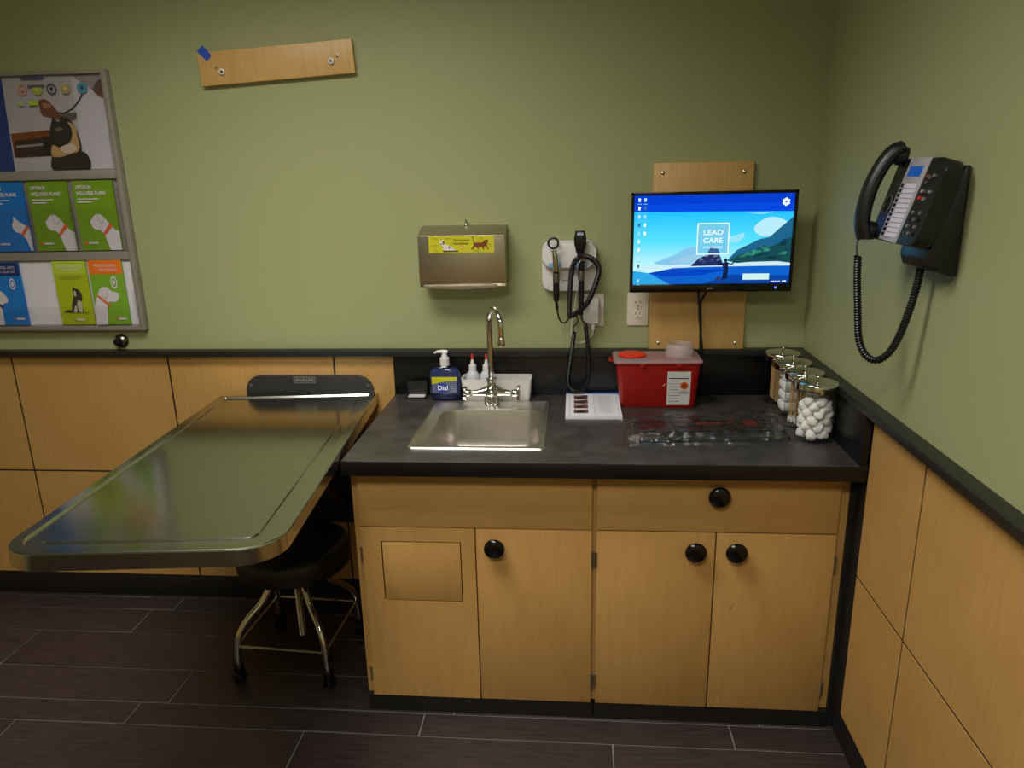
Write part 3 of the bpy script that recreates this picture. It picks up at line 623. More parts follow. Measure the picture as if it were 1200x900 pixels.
part(ot, 'coiled_cord', coil(cat([(-.797, -.046, 1.118), (-.806, -.048, 1.05), (-.815, -.052, .985), (-.819, -.052, .932), (-.802, -.052, .905), (-.768, -.052, .909), (-.747, -.052, .955), (-.749, -.048, 1.053), (-.759, -.05, 1.150)], 14), .0062, .0055, .0024), BLACK_PL)
# outlets
def outlet(label, cx, z0, faces=True):
    t = thing('wall_outlet', label, 'outlet', (cx, 0, z0))
    part(t, 'plate', prism(rr(cx-.0365, cx+.0365, z0, z0+.117, .004, 3), 0, .006, MWALL, .0015), OFFWHITE)
    if faces:
        for zc in (.039, .078):
            f = part(t, 'socket', prism([(cx+.0168*max(-.86, min(.86, math.cos(2*PI*k/32)))/.86, z0+zc+.0145*math.sin(2*PI*k/32)) for k in range(32)], .005, .0085, MWALL, .0006), OFFWHITE)
            p = Print(MWALL, .0086); p.rect(cx-.0085, cx-.006, z0+zc+.001, z0+zc+.010, (30, 28, 26)); p.rect(cx+.006, cx+.008, z0+zc+.001, z0+zc+.009, (30, 28, 26)); p.disc(cx, z0+zc-.0075, .0028, (30, 28, 26)); p.done(f, 'slots')
        part(t, 'screw', lathe([(.003, 0), (.003, .0012), (0, .0016)], (cx, -.006, z0+.0585), 12, Matrix.Rotation(PI/2, 4, 'X')), STEEL)
    return t
outlet('cream duplex outlet between otoscope adapter and monitor board', -.575, 1.132)
outlet('cream wall plate behind the white plug-in adapter', -.729, 1.130, True)
ad = thing('power_adapter', 'white plug-in adapter with a white cable', 'adapter', (-.735, -.03, 1.144))
part(ad, 'block', box(-.760, -.712, -.045, -.009, 1.146, 1.236, .005), WHITE_PL)
part(ad, 'plug', box(-.738, -.726, -.036, -.028, 1.122, 1.147, .002), WHITE_PL)
part(ad, 'cable', tube(cat([(-.732, -.032, 1.124), (-.733, -.03, 1.108), (-.741, -.026, 1.096), (-.761, -.022, 1.078), (-.788, -.02, 1.075), (-.806, -.02, 1.099), (-.806, -.022, 1.145), (-.795, -.022, 1.20), (-.79, -.02, 1.258)], 8), .002, 8), WHITE_PL)

# ------------------------------------------------------------------ monitor board, monitor
def screwhead(t, x, z, yb, r=.006, M=CHROME): part(t, 'screw', lathe([(r, 0), (r, .001), (r*.6, .0025), (0, .0028)], (x, yb, z), 14, Matrix.Rotation(PI/2, 4, 'X')), M)
mb = thing('monitor_board', 'tall maple backing board screwed to wall behind the monitor', 'board', (-.371, -.009, 1.05))
part(mb, 'panel', box(-.535, -.208, -.018, 0, ZT-.001, 1.681, .001), MAPLE_B)
for x, z in ((-.504, 1.649), (-.238, 1.648), (-.502, 1.071), (-.236, 1.07)): screwhead(mb, x, z, -.018)
mo = thing('monitor', 'flat black computer monitor showing a bright blue beach desktop', 'monitor', (-.350, -.11, 1.266))
MX0, MX1, MZ0, MZ1, MY = -.613, -.087, 1.266, 1.590, -.120
part(mo, 'bezel', J(box(MX0, MX1, MY, MY+.022, MZ0, MZ0+.027, .003), box(MX0, MX0+.010, MY, MY+.022, MZ0+.02, MZ1, .002), box(MX1-.010, MX1, MY, MY+.022, MZ0+.02, MZ1, .002), box(MX0, MX1, MY, MY+.022, MZ1-.010, MZ1, .002)), BLACK_GLOSS)
part(mo, 'back_cover', J(box(MX0+.002, MX1-.002, MY+.012, MY+.026, MZ0+.002, MZ1-.002, .004), box(MX0+.1, MX1-.1, MY+.026, MY+.048, MZ0+.05, MZ1-.05, .006)), BLACK_PL)
part(mo, 'wall_mount', J(box(-.40, -.30, MY+.046, MY+.056, 1.38, 1.48), box(-.375, -.325, MY+.05, -.022, 1.40, 1.46), box(-.41, -.29, -.026, -.0185, 1.37, 1.49)), BLACK_PL)
p = Print(MWALL, -MY+.0002); p.text('AOC', -.350, MZ0+.009, .007, (170, 170, 176), 'CENTER'); p.disc(-.139, MZ0+.0135, .0035, glow('power_led', (90, 110, 255), 2)); p.done(mo, 'marks')
# screen picture
SX0, SX1, SZ0, SZ1 = -.6035, -.0965, 1.2925, 1.5805; SW, SH = SX1-SX0, SZ1-SZ0
def sky_mat():
    m = bpy.data.materials.new('screen_sky'); m.use_nodes = True; nt = m.node_tree; nt.nodes.clear()
    o = nt.nodes.new('ShaderNodeOutputMaterial'); e = nt.nodes.new('ShaderNodeEmission'); tc = nt.nodes.new('ShaderNodeTexCoord')
    sp_ = nt.nodes.new('ShaderNodeSeparateXYZ'); mr = nt.nodes.new('ShaderNodeMapRange'); cr = nt.nodes.new('ShaderNodeValToRGB')
    mr.inputs['From Min'].default_value = .075; mr.inputs['From Max'].default_value = .27
    cr.color_ramp.elements[0].color = lin((190, 236, 248)); cr.color_ramp.elements[1].color = lin((14, 182, 240))
    x_ = cr.color_ramp.elements.new(.45); x_.color = lin((84, 216, 246))
    nt.links.new(tc.outputs['Object'], sp_.inputs[0]); nt.links.new(sp_.outputs['Z'], mr.inputs[0]); nt.links.new(mr.outputs[0], cr.inputs[0]); nt.links.new(cr.outputs[0], e.inputs[0]); nt.links.new(e.outputs[0], o.inputs[0])
    e.inputs[1].default_value = SCR; return m
SCR = 1.12
def g(rgb): return glow('screen_%02x%02x%02x' % tuple(rgb), rgb, SCR)
p = Print(MWALL, -MY-.009, .0002)
def S(pts): return [(SX0+a*SW, SZ0+b*SH) for a, b in pts]
p.poly(S([(0,0), (1,0), (1,1), (0,1)]), sky_mat())
p.poly(S([(0,.82), (1,.80), (1,1), (0,1)]), g((6, 70, 214))); p.poly(S([(.0,.9), (1,.9), (1,1), (0,1)]), g((4, 60, 200)))
p.blob(S([(.76,.62), (.80,.70), (.86,.74), (.93,.72), (.97,.66), (.92,.56), (.84,.53), (.79,.55)]), g((176, 226, 242)))
p.blob(S([(.58,.50), (.64,.54), (.70,.57), (.69,.50), (.64,.46)]), g((150, 218, 240))); p.blob(S([(.70,.80), (.78,.79), (.88,.80), (.80,.775)]), g((140, 214, 242)))
p.blob(S([(.14,.235), (.20,.29), (.27,.34), (.33,.40), (.39,.42), (.44,.38), (.44,.23), (.30,.215)]), g((128, 190, 226)))
p.blob(S([(.24,.24), (.30,.29), (.36,.33), (.43,.33), (.44,.24)]), g((146, 196, 224)))
p.poly(S([(.60,.26), (.66,.38), (.72,.43), (.80,.50), (.86,.52), (.92,.62), (1,.74), (1,.20), (.70,.22)]), g((30, 96, 132)))
p.poly(S([(.62,.26), (.68,.33), (.78,.37), (.88,.42), (1,.52), (1,.20), (.70,.22)]), g((22, 72, 78)))
for k in range(26):
    a, b = random.uniform(.68, .98), random.uniform(.28, .5); b = min(b, .26+(a-.62)*.75)
    p.blob(S([(a-.02,b-.015), (a,b+.012), (a+.025,b+.008), (a+.01,b-.02)]), g(random.choice([(36, 116, 92), (18, 64, 88), (52, 140, 116), (14, 50, 70)])), 3, k == 0)
p.poly(S([(.08,.20), (.30,.225), (.60,.225), (.75,.245), (.92,.25), (1,.23), (1,.19), (0,.17)]), g((196, 226, 236)))
p.poly(S([(.10,.13), (.26,.185), (.45,.195), (.80,.20), (1,.20), (1,0), (.24,0)]), g((14, 92, 198)))
p.poly(S([(.10,.13), (.25,.17), (.60,.17), (.45,.10), (.20,.085)]), g((8, 66, 186))); p.poly(S([(.45,0), (.62,.10), (1,.09), (1,0)]), g((10, 66, 156)))
p.poly(S([(0,.0), (.24,0), (.10,.13), (0,.16)]), g((44, 160, 222)))
p.poly(S([(.37,.205), (.42,.29), (.47,.33), (.49,.40), (.53,.40), (.56,.30), (.58,.21)]), g((34, 44, 88)))
for k in range(9):
    a, b = random.uniform(.42, .55), random.uniform(.22, .33); p.blob(S([(a-.012,b-.01), (a,b+.02), (a+.014,b)]), g(random.choice([(96, 110, 150), (60, 70, 116), (130, 140, 170)])), 3, k == 0)
p.poly(S([(.41,.345), (.60,.345), (.60,.68), (.41,.68)]), g((112, 196, 226)))
p.poly(S([(.47,.345), (.48,.37), (.495,.43), (.51,.40), (.54,.40), (.555,.345)]), g((54, 92, 150)))
for a in ([(.407,.340), (.603,.340)], [(.407,.680), (.603,.680)], [(.407,.340), (.407,.680)], [(.603,.340), (.603,.680)]): p.line(S(a), .0036, g((232, 246, 250)))
LT = g((236, 248, 252))
p.text('LEAD', SX0+.505*SW, SZ0+.555*SH, .0165, LT, 'CENTER', .0003, .062); p.text('CARE', SX0+.505*SW, SZ0+.465*SH, .0165, LT, 'CENTER', .0003, .062); p.text('CHANGES', SX0+.505*SW, SZ0+.405*SH, .007, LT, 'CENTER', 0, .060)
p.blob(S([(.575,.05), (.58,.16), (.57,.23), (.585,.245), (.605,.245), (.61,.16), (.605,.06), (.59,.06)]), g((16, 30, 66)))
p.line(S([(.578,.235), (.555,.225), (.548,.25)]), .004, g((16, 30, 66))); p.line(S([(.605,.235), (.63,.222), (.648,.25)]), .004, g((16, 30, 66))); p.disc(SX0+.592*SW, SZ0+.268*SH, .0055, g((28, 30, 52))); p.blob(S([(.53,.05), (.54,.08), (.56,.09), (.565,.05)]), g((40, 60, 110)))
p.rect(*[SX0+.705*SW, SX0+.872*SW, SZ0+.045*SH, SZ0+.115*SH], g((196, 232, 226)))
for k in range(5): p.rect(SX0+(.885+.012*k)*SW, SX0+(.893+.012*k)*SW, SZ0+.02*SH, SZ0+.03*SH, LT, k == 0)
p.rect(SX0+.955*SW, SX0+.98*SW, SZ0+.018*SH, SZ0+.033*SH, LT)
for k in range(6):
    a = 2*PI*k/6+.5; p.disc(SX0+.945*SW+.0085*math.cos(a), SZ0+.905*SH+.0085*math.sin(a), .0045, LT, k == 0)
p.disc(SX0+.945*SW, SZ0+.905*SH, .006, LT); p.blob(S([(.938,.90), (.945,.92), (.953,.905), (.945,.895)]), g((20, 80, 190)))
for r_ in range(10):
    for c_ in range(2):
        if c_ == 1 and r_ > 4: continue
        col = [(216, 240, 250), (236, 244, 250), (190, 226, 240), (60, 110, 150), (150, 214, 236)][(r_+c_*2) % 5]
        a, b = .022+.037*c_, .955-.092*r_
        if r_ == 9: b = .05
        p.poly(S([(a+.003,b-.022), (a+.016,b-.026), (a+.019,b+.012), (a+.004,b+.018)]), g(col)); p.rect(SX0+(a-.002)*SW, SX0+(a+.024)*SW, SZ0+(b-.052)*SH, SZ0+(b-.045)*SH, g((120, 190, 220)))
p.done(mo, 'screen', label='lit blue desktop picture')
cb = thing('monitor_cable', 'pair of black cables hanging from monitor to the counter', 'cable', (-.355, -.06, ZC))
part(cb, 'cable', tube(cat([(-.385, -.085, 1.30), (-.378, -.07, 1.25), (-.366, -.055, 1.18), (-.360, -.050, 1.08), (-.358, -.050, .98), (-.352, -.045, .90), (-.35, -.035, .887)], 8), .0048, 10), BLACK_PL)
part(cb, 'cable', tube(cat([(-.348, -.085, 1.30), (-.352, -.07, 1.262), (-.370, -.056, 1.21), (-.362, -.044, 1.13), (-.352, -.045, 1.05), (-.348, -.045, .96), (-.345, -.04, .90), (-.34, -.032, .886)], 8), .004, 10), BLACK_PL)
part(cb, 'ferrite', box(-.378, -.368, -.062, -.05, 1.212, 1.222, .002), mat('cable_tag', (92, 30, 24), .5))

# ------------------------------------------------------------------ bare maple board with blue tape
Mb = Matrix.Translation((-1.7905, 0, 2.029)) @ Matrix.Rotation(-.050, 4, 'Y')
bd = thing('wall_board', 'bare maple board screwed crooked to the upper wall', 'board', M=Mb)
part(bd, 'panel', box(-.266, .266, -.020, 0, -.051, .053, .001), MAPLE_B, local=True)
for x, z in ((-.187, -.012), (.190, -.010)):
    wsh = part(bd, 'washer', lathe([(.010, 0), (.010, .006), (.008, .008), (.0045, .008), (.0045, .004), (0, .004)], (x, -.020, z), 20, Matrix.Rotation(PI/2, 4, 'X')), WHITE_PL, local=True)
    part(wsh, 'screw', lathe([(.0042, 0), (.003, .002), (0, .0025)], (x, -.0245, z), 12, Matrix.Rotation(PI/2, 4, 'X')), DARKST, local=True)
for x, z in ((-.207, .004), (.214, .004)): part(bd, 'screw', lathe([(.005, 0), (.004, .002), (0, .003)], (x, -.020, z), 12, Matrix.Rotation(PI/2, 4, 'X')), STEEL, local=True)
tp = prism([(-.022, .007), (.009, -.024), (.026, -.006), (-.001, .026)], .0202, .0212, MWALL)
bmesh.ops.translate(tp, vec=(-2.034, 0, 2.066), verts=tp.verts)
solo('tape_piece', tp, mat('blue_tape', (24, 74, 186), .6), 'small piece of blue tape on the crooked maple board', 'tape', None, (-2.036, -.0202, 2.07))

# ------------------------------------------------------------------ brochure rack
RX0, RX1, RZ0, RZ1 = -3.10, -2.386, 1.128, 2.030
rk = thing('brochure_rack', 'grey metal wall rack with a poster and clear brochure pockets', 'rack', (-2.74, -.02, RZ0))
part(rk, 'back_panel', box(RX0+.004, RX1-.004, -.016, -.001, RZ0+.004, RZ1-.004), ALU)
part(rk, 'frame', J(box(RX0, RX0+.014, -.030, 0, RZ0, RZ1, .002), box(RX1-.018, RX1, -.030, 0, RZ0, RZ1, .002), box(RX0+.014, RX1-.018, -.0295, 0, RZ1-.012, RZ1-.0003, .002), box(RX0+.014, RX1-.018, -.0295, 0, RZ0+.0003, RZ0+.020, .002)), ALU)
part(rk, 'rail', box(RX0+.014, RX1-.014, -.028, -.016, 1.388, 1.420, .002), ALU)
part(rk, 'rail', box(RX0+.014, RX1-.014, -.028, -.016, 1.672, 1.703, .002), ALU)
p = Print(MWALL, .0165)
PX0, PX1, PZ0, PZ1 = RX0+.016, -2.410, 1.705, 2.015
def art(a, b):
    px, py = a/6, 60+b/6; return (min(PX1, max(PX0, -2.775+px*.0031-(py-105)*.00060)), min(PZ1, max(PZ0, 2.015-(py-90)*.00283)))
def A_(*pts): return [art(*q) for q in pts]
p.rect(PX0, PX1, PZ0, PZ1, (178, 174, 178)); p.poly(A_((-700, 170), (-10, 170), (95, 860), (-700, 860)), (34, 60, 128))
p.poly(A_((480, 170), (720, 160), (800, 835), (600, 840)), (196, 192, 200)); p.poly(A_((480, 170), (700, 165), (720, 330), (660, 300)), (150, 138, 142)); p.blob(A_((640, 280), (700, 210), (725, 330), (690, 330)), (104, 74, 66))
p.poly(A_((60, 570), (340, 550), (365, 735), (90, 740)), (122, 66, 30)); p.poly(A_((90, 620), (350, 600), (365, 735), (95, 740)), (62, 40, 34)); p.poly(A_((100, 655), (350, 640), (352, 655), (102, 672)), (150, 140, 134)); p.poly(A_((290, 600), (360, 600), (365, 735), (305, 735)), (36, 28, 30))
p.blob(A_((262, 345), (310, 340), (360, 380), (400, 430), (440, 460), (525, 440), (525, 480), (440, 490), (350, 465), (290, 450), (270, 400)), (112, 68, 50)); p.blob(A_((290, 360), (340, 372), (350, 390), (300, 400)), (166, 110, 84)); p.blob(A_((430, 450), (525, 435), (525, 482), (440, 490)), (92, 84, 84))
p.line(A_((390, 430), (440, 440), (500, 410), (545, 360), (572, 305)), .0045, (40, 38, 42))
p.blob(A_((365, 470), (395, 500), (440, 470), (500, 500), (535, 560), (570, 650), (585, 760), (640, 850), (380, 850), (365, 700), (350, 620), (345, 550)), (48, 42, 38))
p.blob(A_((470, 500), (520, 530), (545, 610), (560, 690), (500, 730), (370, 740), (365, 660), (430, 680), (490, 640), (505, 570)), (188, 152, 98)); p.blob(A_((420, 680), (500, 650), (540, 690), (470, 720)), (200, 186, 170))
p.poly(A_((360, 462), (362, 540), (412, 508)), (40, 36, 34)); p.poly(A_((432, 452), (404, 506), (470, 505)), (44, 40, 38)); p.blob(A_((350, 540), (400, 510), (470, 510), (500, 560), (470, 640), (400, 650), (355, 610)), (42, 40, 40)); p.blob(A_((380, 545), (420, 535), (440, 550), (400, 562)), (120, 104, 80)); p.blob(A_((380, 770), (590, 710), (640, 850), (400, 850)), (40, 34, 32))
for cx_, col, hol in ((148, (214, 150, 120), 1), (255, (176, 184, 70), 0), (357, (44, 56, 92), 1), (455, (216, 188, 130), 0), (573, (70, 140, 170), 0)):
    u_, v_ = art(cx_, 270)
    (p.ring(u_, v_, .018, .0042, pm(col)) if hol else p.disc(u_, v_, .018, col)); p.disc(u_, v_, .006, col if hol else (40, 60, 80) if cx_ == 573 else (206, 196, 130))
p.rect(*[art(140, 190)[0], art(300, 190)[0], art(0, 200)[1], art(0, 178)[1]], (66, 74, 120)); p.rect(*[art(190, 250)[0], art(310, 250)[0], art(0, 254)[1], art(0, 238)[1]], (92, 92, 104)); p.rect(*[art(200, 360)[0], art(262, 360)[0], art(0, 378)[1], art(0, 345)[1]], (160, 190, 50)); p.rect(*[art(130, 360)[0], art(160, 360)[0], art(0, 378)[1], art(0, 350)[1]], (160, 186, 120))
p.done(rk, 'poster', label='poster photo of a black and tan cat')
part(rk, 'poster_cover', box(PX0, PX1, -.0245, -.0235, PZ0, PZ1), ACRYL)
part(rk, 'insert_board', box(RX0+.02, -2.402, -.019, -.0165, RZ0+.022, 1.384), WHITE_PAPER)
for z0, z1, zp in ((1.421, 1.668, 1.58), (RZ0+.021, 1.386, 1.22)):
    pk = part(rk, 'pocket', J(box(RX0+.02, -2.404, -.0475, -.046, z0, zp, 0), box(-2.406, -2.404, -.046, -.016, z0, zp+.06), box(RX0+.02, -2.404, -.046, -.016, z0, z0+.0015)), ACRYL)
for xd in (-2.592, -2.757): part(rk, 'pocket_divider', box(xd-.001, xd+.001, -.046, -.016, 1.423, 1.60), ACRYL)
WT = (206, 200, 206)
DOGL = [(.31,.43), (.36,.455), (.42,.50), (.50,.525), (.60,.52), (.68,.47), (.78,.385), (.90,.30), (1.0,.27), (1.0,0), (.72,0), (.66,.12), (.62,.24), (.53,.295), (.42,.30), (.35,.335), (.32,.385)]
def brochure(label, x0, z0, wd, hh, y, base, n_=0):
    t = thing('brochure', label, 'brochure', (x0+wd/2, -y, z0), 'brochures in the wall rack')
    part(t, 'paper', box(x0, x0+wd, -y, -y+.006, z0, z0+hh), pm(base))
    p = Print(Matrix.Translation((x0, -y, z0)) @ MWALL @ Matrix.Diagonal((wd, hh, 1, 1)), .0002); return t, p
def logo(p, u, v, s=1): p.disc(u, v, .035*s, (214, 90, 40), ry=.022*s); p.rect(u+.06, u+.30, v-.014, v+.016, WT); 
def owp(label, x0, base, kind):
    t, p = brochure(label, x0, 1.424, .150, .243, .030, base)
    if kind == 'dog':
        p.poly(DOGL, WT); p.line([(.50,.515), (.545,.42), (.60,.385), (.645,.42), (.665,.47)], .008, (110, 120, 90)); p.poly([(.80,.40), (.87,.355), (.655,.225), (.60,.25)], (206, 92, 50)); p.disc(.62, .225, .022, (206, 92, 50), ry=.016)
    else:
        p.poly([(.63,.51), (.72,.45), (.90,.38), (1,.34), (1,0), (.93,.02), (.86,.18), (.76,.265), (.64,.28), (.57,.33), (.56,.39), (.62,.45)], WT); p.poly([(.93,.38), (1,.36), (.80,.215), (.74,.245)], (206, 92, 50))
    p.text('OPTIMUM', .08, .885, .052, WT, 'LEFT', .002, .38); p.text('WELLNESS PLANS', .08, .80, .052, WT, 'LEFT', .002, .74)
    p.rect(.08, .62, .735, .75, WT); p.rect(.08, .44, .69, .705, WT); logo(p, .13, .105); p.text('Banfield', .20, .085, .035, base, 'LEFT', 0, .20)
    p.done(t, 'cover_print')
owp('green brochure with white dog, at the rack edge', -2.574, (108, 146, 20), 'dog')
owp('green brochure with white dog, beside the blue cat brochure', -2.744, (104, 140, 20), 'dog')
owp('blue brochure with white cat in upper rack row', -2.912, (14, 108, 190), 'cat')
t, p = brochure('green brochure with orange top band in lower rack row', -2.563, 1.152, .128, .236, .034, (116, 164, 40))
p.rect(0, 1, .79, 1, (226, 112, 24)); p.text('PREVENTIVE DENTAL', .16, .90, .045, WT, 'LEFT', 0, .68); p.text('FOR YOUR DOG', .30, .835, .045, WT, 'LEFT', 0, .54)
p.ring(.70, .66, .10, .03, pm(WT)); p.disc(.70, .66, .04, WT)
p.poly([(.22,.545), (.32,.59), (.44,.59), (.54,.55), (.60,.52), (.70,.515), (.79,.49), (.79,.43), (.74,.38), (.64,.35), (.52,.36), (.42,.35), (.38,.27), (.36,.14), (.31,0), (.0,0), (.0,.20), (.03,.33), (.12,.44)], WT)
p.line([(.30,.555), (.28,.45), (.36,.40), (.43,.45), (.46,.53)], .010, (120, 130, 110)); p.poly([(.10,.455), (.14,.475), (.49,.32), (.46,.275)], (206, 104, 40)); logo(p, .62, .09, .8); p.done(t, 'cover_print')
t, p = brochure('yellow green brochure with a seated black and white cat', -2.703, 1.152, .128, .234, .032, (160, 176, 20))
p.rect(0, 1, .80, 1, (168, 194, 52)); p.text('PREVENTIVE CARE PLANS', .12, .905, .04, WT, 'LEFT', 0, .78); p.text('FOR YOUR CAT', .26, .85, .04, WT, 'LEFT', 0, .52); p.rect(.16, .84, .755, .763, (120, 130, 40)); p.rect(.18, .78, .725, .733, (120, 130, 40))
p.blob([(.50,.56), (.52,.60), (.58,.575), (.66,.56), (.74,.50), (.75,.42), (.70,.36), (.72,.28), (.70,.20), (.40,.20), (.36,.22), (.40,.32), (.47,.42), (.49,.48)], (54, 52, 44)); p.blob([(.54,.54), (.58,.52), (.57,.45), (.52,.47)], (190, 190, 170)); p.blob([(.60,.38), (.70,.36), (.70,.22), (.62,.20), (.58,.24), (.56,.30)], (176, 174, 150)); p.blob([(.50,.30), (.54,.28), (.52,.20), (.44,.20), (.46,.25)], (186, 184, 164)); p.blob([(.14,.21), (.26,.235), (.40,.225), (.38,.195), (.22,.195)], (50, 48, 40)); p.rect(.36, .90, .188, .196, (110, 116, 30)); logo(p, .42, .08, .6); p.done(t, 'cover_print')
t, p = brochure('blue brochure with navy top band in lower rack row', -2.962, 1.152, .128, .232, .033, (22, 116, 196))
p.rect(0, 1, .79, 1, (18, 40, 104)); p.text('DENTAL VISITS', .30, .90, .045, WT, 'LEFT', 0, .56); p.text('FOR YOUR CAT', .30, .835, .045, WT, 'LEFT', 0, .56); p.ring(.72, .66, .09, .025, pm(WT)); p.disc(.72, .66, .04, WT)
p.poly([(.10,.50), (.16,.60), (.24,.54), (.32,.55), (.42,.50), (.50,.42), (.46,.36), (.34,.35), (.26,.30), (.24,0), (0,0), (0,.4)], WT); p.poly([(.08,.36), (.12,.39), (.32,.30), (.30,.25)], (60, 40, 120)); logo(p, .60, .10, .7); p.done(t, 'cover_print')
ds = thing('wall_bumper', 'round chrome door bumper on the wall under the rack', 'bumper', (-2.502, -.02, 1.083))
part(ds, 'disc', lathe([(.027, 0), (.027, .004), (.022, .012), (.016, .018), (.012, .020)], (-2.502, 0, 1.083), 28, Matrix.Rotation(PI/2, 4, 'X')), mat('bumper_steel', (120, 116, 110), .25, 1))
part(ds, 'stem', lathe([(.012, 0), (.012, .02), (.009, .024), (.006, .022), (0, .022)], (-2.502, -.018, 1.083), 22, Matrix.Rotation(PI/2, 4, 'X')), DARKST)

# ------------------------------------------------------------------ fold-down exam table
Mt = Matrix.Translation((-1.822, -.030, .8838)) @ Matrix.Rotation(.095, 4, 'Z') @ Matrix.Rotation(-.030, 4, 'X')
tb = thing('exam_table', 'stainless steel fold-down exam table mounted on the wall', 'table', M=Mt)
W2, TL = .296, 1.282
def T_(ins, z, rf=.092, rb=.012): return [(a, b, z) for a, b in rr(-W2+ins, W2-ins, -TL+ins, -ins, [max(.004, rb-ins*.3), max(.004, rb-ins*.3), max(.006, rf-ins), max(.006, rf-ins)], 10)]
top_ = loops([T_(.002, -.040), T_(.0, -.038), T_(.0, -.004), T_(.0012, -.0012), T_(.004, 0), T_(.026, 0), T_(.0262, -.0003), T_(.030, -.006), T_(.0303, -.0062), T_(.060, -.0065), T_(.0602, -.0063), T_(.063, -.0037), T_(.0632, -.0035), T_(.080, -.0035)], True, True)
part(tb, 'top', top_, STEEL_T, local=True, smooth=18)
part(tb, 'support_frame', J(box(-.16, -.13, -.95, -.04, -.062, -.037), box(.13, .16, -.95, -.04, -.062, -.037), box(-.13, .13, -.66, -.62, -.058, -.037)), BLACK_PL, local=True)
part(tb, 'brace', J(cyl_between((-.145, -.64, -.05), (-.145, .005, -.46), .014, 12), cyl_between((.145, -.64, -.05), (.145, .005, -.46), .014, 12)), BLACK_PL, local=True)
part(tb, 'release_lever', box(.262, .282, -.58, -.53, -.060, -.037, .003), STEEL, local=True)
part(tb, 'wall_channel_and_shade', J(box(-1.99, -1.585, -.030, -.0125, .36, .862, .003)), BLACK_PL)  # black table mount, its extent also filling in shade under the table
wp = prism(rr(-2.028, -1.540, .84, .951, [.058, .058, .002, .002], 8), .0125, .022, MWALL, .001)
pl = part(tb, 'wall_plate', wp, mat('charcoal_plate', (44, 44, 46), .4))
p = Print(MWALL, .0222); p.rect(-1.842, -1.757, .923, .948, (104, 104, 102)); p.rect(-1.839, -1.760, .926, .945, (60, 60, 60)); p.text('SHOR-LINE', -1.7995, .931, .010, (150, 150, 148), 'CENTER', 0, .070); p.done(pl, 'name_plate')
for x in (-2.008, -1.560): part(pl, 'bolt', lathe([(.006, 0), (.005, .003), (0, .004)], (x, -.022, .915), 12, Matrix.Rotation(PI/2, 4, 'X')), STEEL)

# ------------------------------------------------------------------ rolling stool
stx, sty = -1.757, -.385
st = thing('rolling_stool', 'black padded round stool with chrome legs under the exam table', 'stool', (stx, sty, 0))
part(st, 'seat', lathe([(.150, .378), (.178, .380), (.188, .388), (.191, .41), (.190, .44), (.183, .456), (.165, .466), (.12, .471), (0, .473)], (stx, sty, 0), 48), VINYL, smooth=60)
part(st, 'seat_plate', lathe([(.06, .366), (.06, .378)], (stx, sty, 0), 24), DARKST)
scr = [(.012, .10)]
for k in range(46): scr += [(.0125, .10+k*.0058), (.0105, .1029+k*.0058)]
part(st, 'screw_post', lathe(scr, (stx, sty, 0), 18), CHROME)
part(st, 'hub', lathe([(.024, .30), (.026, .305), (.026, .35), (.02, .366)], (stx, sty, 0), 20), CHROME)
RB = .225; feet = []
for k in range(4):
    a = math.radians(-135+90*k-3); dx, dy = math.cos(a), math.sin(a)
    Pn = lambda r, z: (stx-.012+dx*r, sty+.012+dy*r, z)
    lg = part(st, 'leg', tube(cat([Pn(.018, .352), Pn(.05, .345), Pn(.085, .315), Pn(.125, .262), Pn(.175, .222), Pn(.210, .175), Pn(.222, .12), Pn(RB, .058)], 6), .0115, 12), CHROME)
    c0 = Vector(Pn(RB, 0)); feet.append(Vector(Pn(.221, .135)))
    part(lg, 'ferrule', lathe([(.0165, .045), (.0175, .048), (.0175, .068), (.0135, .074)], c0, 18), DARKST)
    w_ang = a+.6; wd = Vector((math.cos(w_ang), math.sin(w_ang), 0))
    part(lg, 'caster', J(lathe([(.018, -.004), (.0205, -.0025), (.0205, .0025), (.018, .004)], c0+Vector((0, 0, .0205))+wd*.012, 20, wd.to_track_quat('Z', 'Y').to_matrix().to_4x4()), lathe([(.018, -.004), (.0205, -.0025), (.0205, .0025), (.018, .004)], c0+Vector((0, 0, .0205))-wd*.012, 20, wd.to_track_quat('Z', 'Y').to_matrix().to_4x4()), box(c0.x-.009, c0.x+.009, c0.y-.009, c0.y+.009, .018, .047, .003)), BLACK_PL)
for k in range(4):
    a, b = feet[k], feet[(k+1) % 4]; part(st, 'foot_rail', tube([a, a.lerp(b, .08), a.lerp(b, .92), b], .0058, 10), CHROME)

# ------------------------------------------------------------------ wall desk phone
tt = .285; U = Vector((0, -1, 0)); V = Vector((math.sin(tt), 0, math.cos(tt))); N = U.cross(V)
Mp = Matrix((U, V, N)).transposed().to_4x4(); Mp.translation = Vector((-.105, -.775, 1.496))
ph = thing('desk_phone', 'black desk phone mounted on the side wall with silver key strip', 'phone', M=Mp)
PW, PH = .236, .178
GREYST = mat('silver_strip', (168, 168, 178), .35, .2)
part(ph, 'body', prism(rr(0, PW, -.004, PH, [.030, .012, .012, .025], 6), -.036, 0, None, .004), BLACK_PL, local=True)
part(ph, 'key_strip', prism([(.056, -.002), (.150, -.006), (.156, PH+.001), (.060, PH+.001)], -.004, .002, None, .0008), GREYST, local=True, label='silver strip')
part(ph, 'display', prism([(.074, .138), (.136, .138), (.137, .160), (.075, .160)], .001, .0028), glow('phone_lcd', (46, 104, 190), .55), local=True, label='blue lit display')
for k in range(11):
    v0 = .006+.0107*k; part(ph, 'label_key', prism(rr(.082, .142, v0, v0+.0085, .001, 1), .001, .0028), mat('key_label', (200, 198, 214), .5), local=True)
    part(ph, 'line_key', prism(rr(.066, .076, v0+.001, v0+.008, .001, 1), .001, .004), BLACK_GLOSS, local=True)
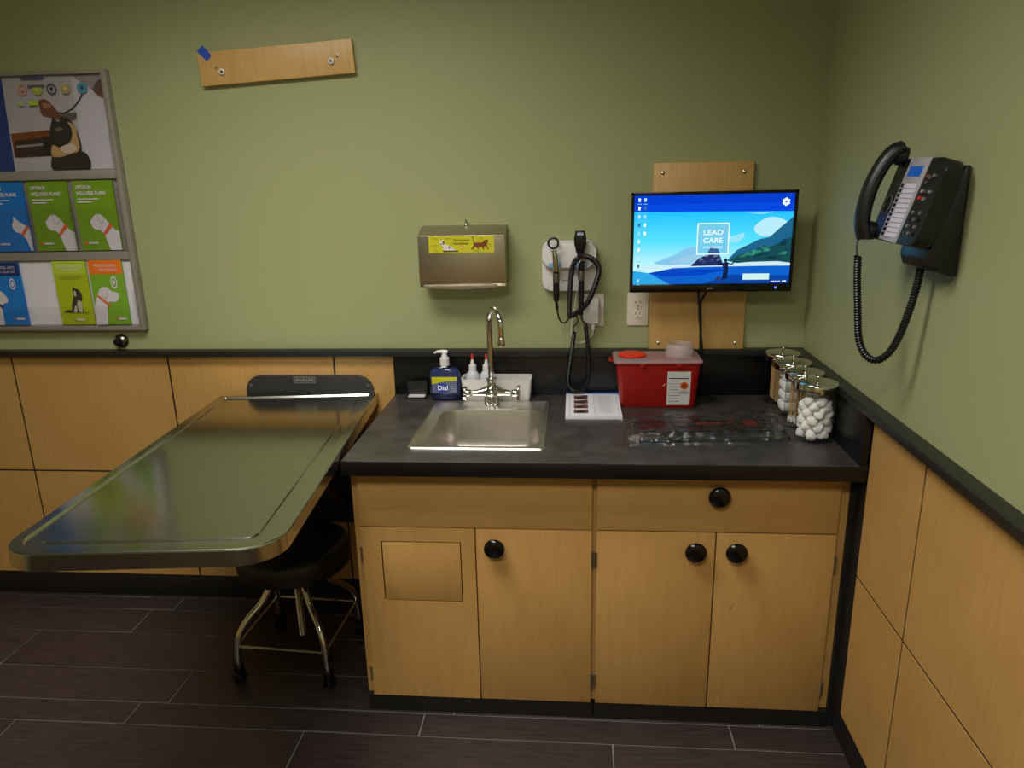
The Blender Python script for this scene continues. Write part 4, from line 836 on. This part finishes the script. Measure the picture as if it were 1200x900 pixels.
SILK = mat('key_silver', (96, 96, 100), .4)
for r_ in range(4):
    for c_ in range(3): part(ph, 'digit_key', prism(rr(.170+.0165*c_, .181+.0165*c_, .016+.0145*r_, .023+.0145*r_, .002, 2), 0, .004), SILK if (r_+c_) % 2 else BLACK_GLOSS, local=True)
for i, (a, b, c_) in enumerate(((.172, .090, (190, 50, 40)), (.192, .088, (110, 120, 112)), (.172, .104, (130, 140, 140)), (.190, .104, (60, 60, 62)), (.206, .103, (120, 120, 120)), (.170, .135, (150, 60, 50)), (.184, .132, (80, 80, 80)), (.198, .136, (110, 110, 110)), (.174, .122, (70, 70, 72)))):
    part(ph, 'function_key', prism(rr(a, a+.010, b, b+.007, .002, 2), 0, .004), pm(c_), local=True)
part(ph, 'speaker_ring', tube([(.030+.017*math.cos(2*PI*k/24), .075+.020*math.sin(2*PI*k/24), .001) for k in range(25)], .0014, 6), mat('ring_grey', (92, 92, 90), .4), local=True)
hs = thing('phone_handset', 'black arched phone handset resting on the desk phone cradle', 'handset', M=Mp)
path = cat([(.022, .198, .016), (.022, .186, .030), (.021, .155, .042), (.020, .105, .048), (.019, .055, .044), (.018, .018, .034), (.018, -.008, .018)], 6)
n_ = len(path); rw = [.026-.004*math.sin(PI*i/(n_-1)) for i in range(n_)]; rt = [.0165 for i in range(n_)]
part(hs, 'grip', tube(path, rt, 18, rw, nrm=(0, 0, 1)), BLACK_PL, local=True)
part(hs, 'earpiece', tube([(.022, .182, .002), (.022, .182, .014), (.022, .184, .026)], [.021, .022, .018], 20), BLACK_PL, local=True)
part(hs, 'mouthpiece', tube([(.018, .012, .002), (.018, .010, .014), (.018, .010, .028)], [.020, .022, .018], 20), BLACK_PL, local=True)
wmt = prism([(-.004, 1.650), (-.016, 1.650), (-.030, 1.60), (-.062, 1.50), (-.066, 1.462), (-.058, 1.440), (-.012, 1.425), (-.003, 1.430)], .852, .992, Matrix(((1,0,0,0), (0,0,-1,0), (0,1,0,0), (0,0,0,1))), .004)
part(ph, 'wall_stand', wmt, BLACK_PL)
part(ph, 'coiled_cord', coil(cat([(-.137, -.800, 1.452), (-.135, -.805, 1.40), (-.131, -.815, 1.335), (-.126, -.830, 1.262), (-.112, -.845, 1.224), (-.088, -.86, 1.216), (-.062, -.872, 1.252), (-.044, -.885, 1.335), (-.036, -.895, 1.42), (-.042, -.90, 1.47)], 14), .0068, .0062, .0028), BLACK_PL)
part(ph, 'cord_lead', tube(cat([(-.134, -.79, 1.496), (-.139, -.793, 1.478), (-.139, -.797, 1.462), (-.137, -.800, 1.449)], 6), .0022, 8), BLACK_PL)
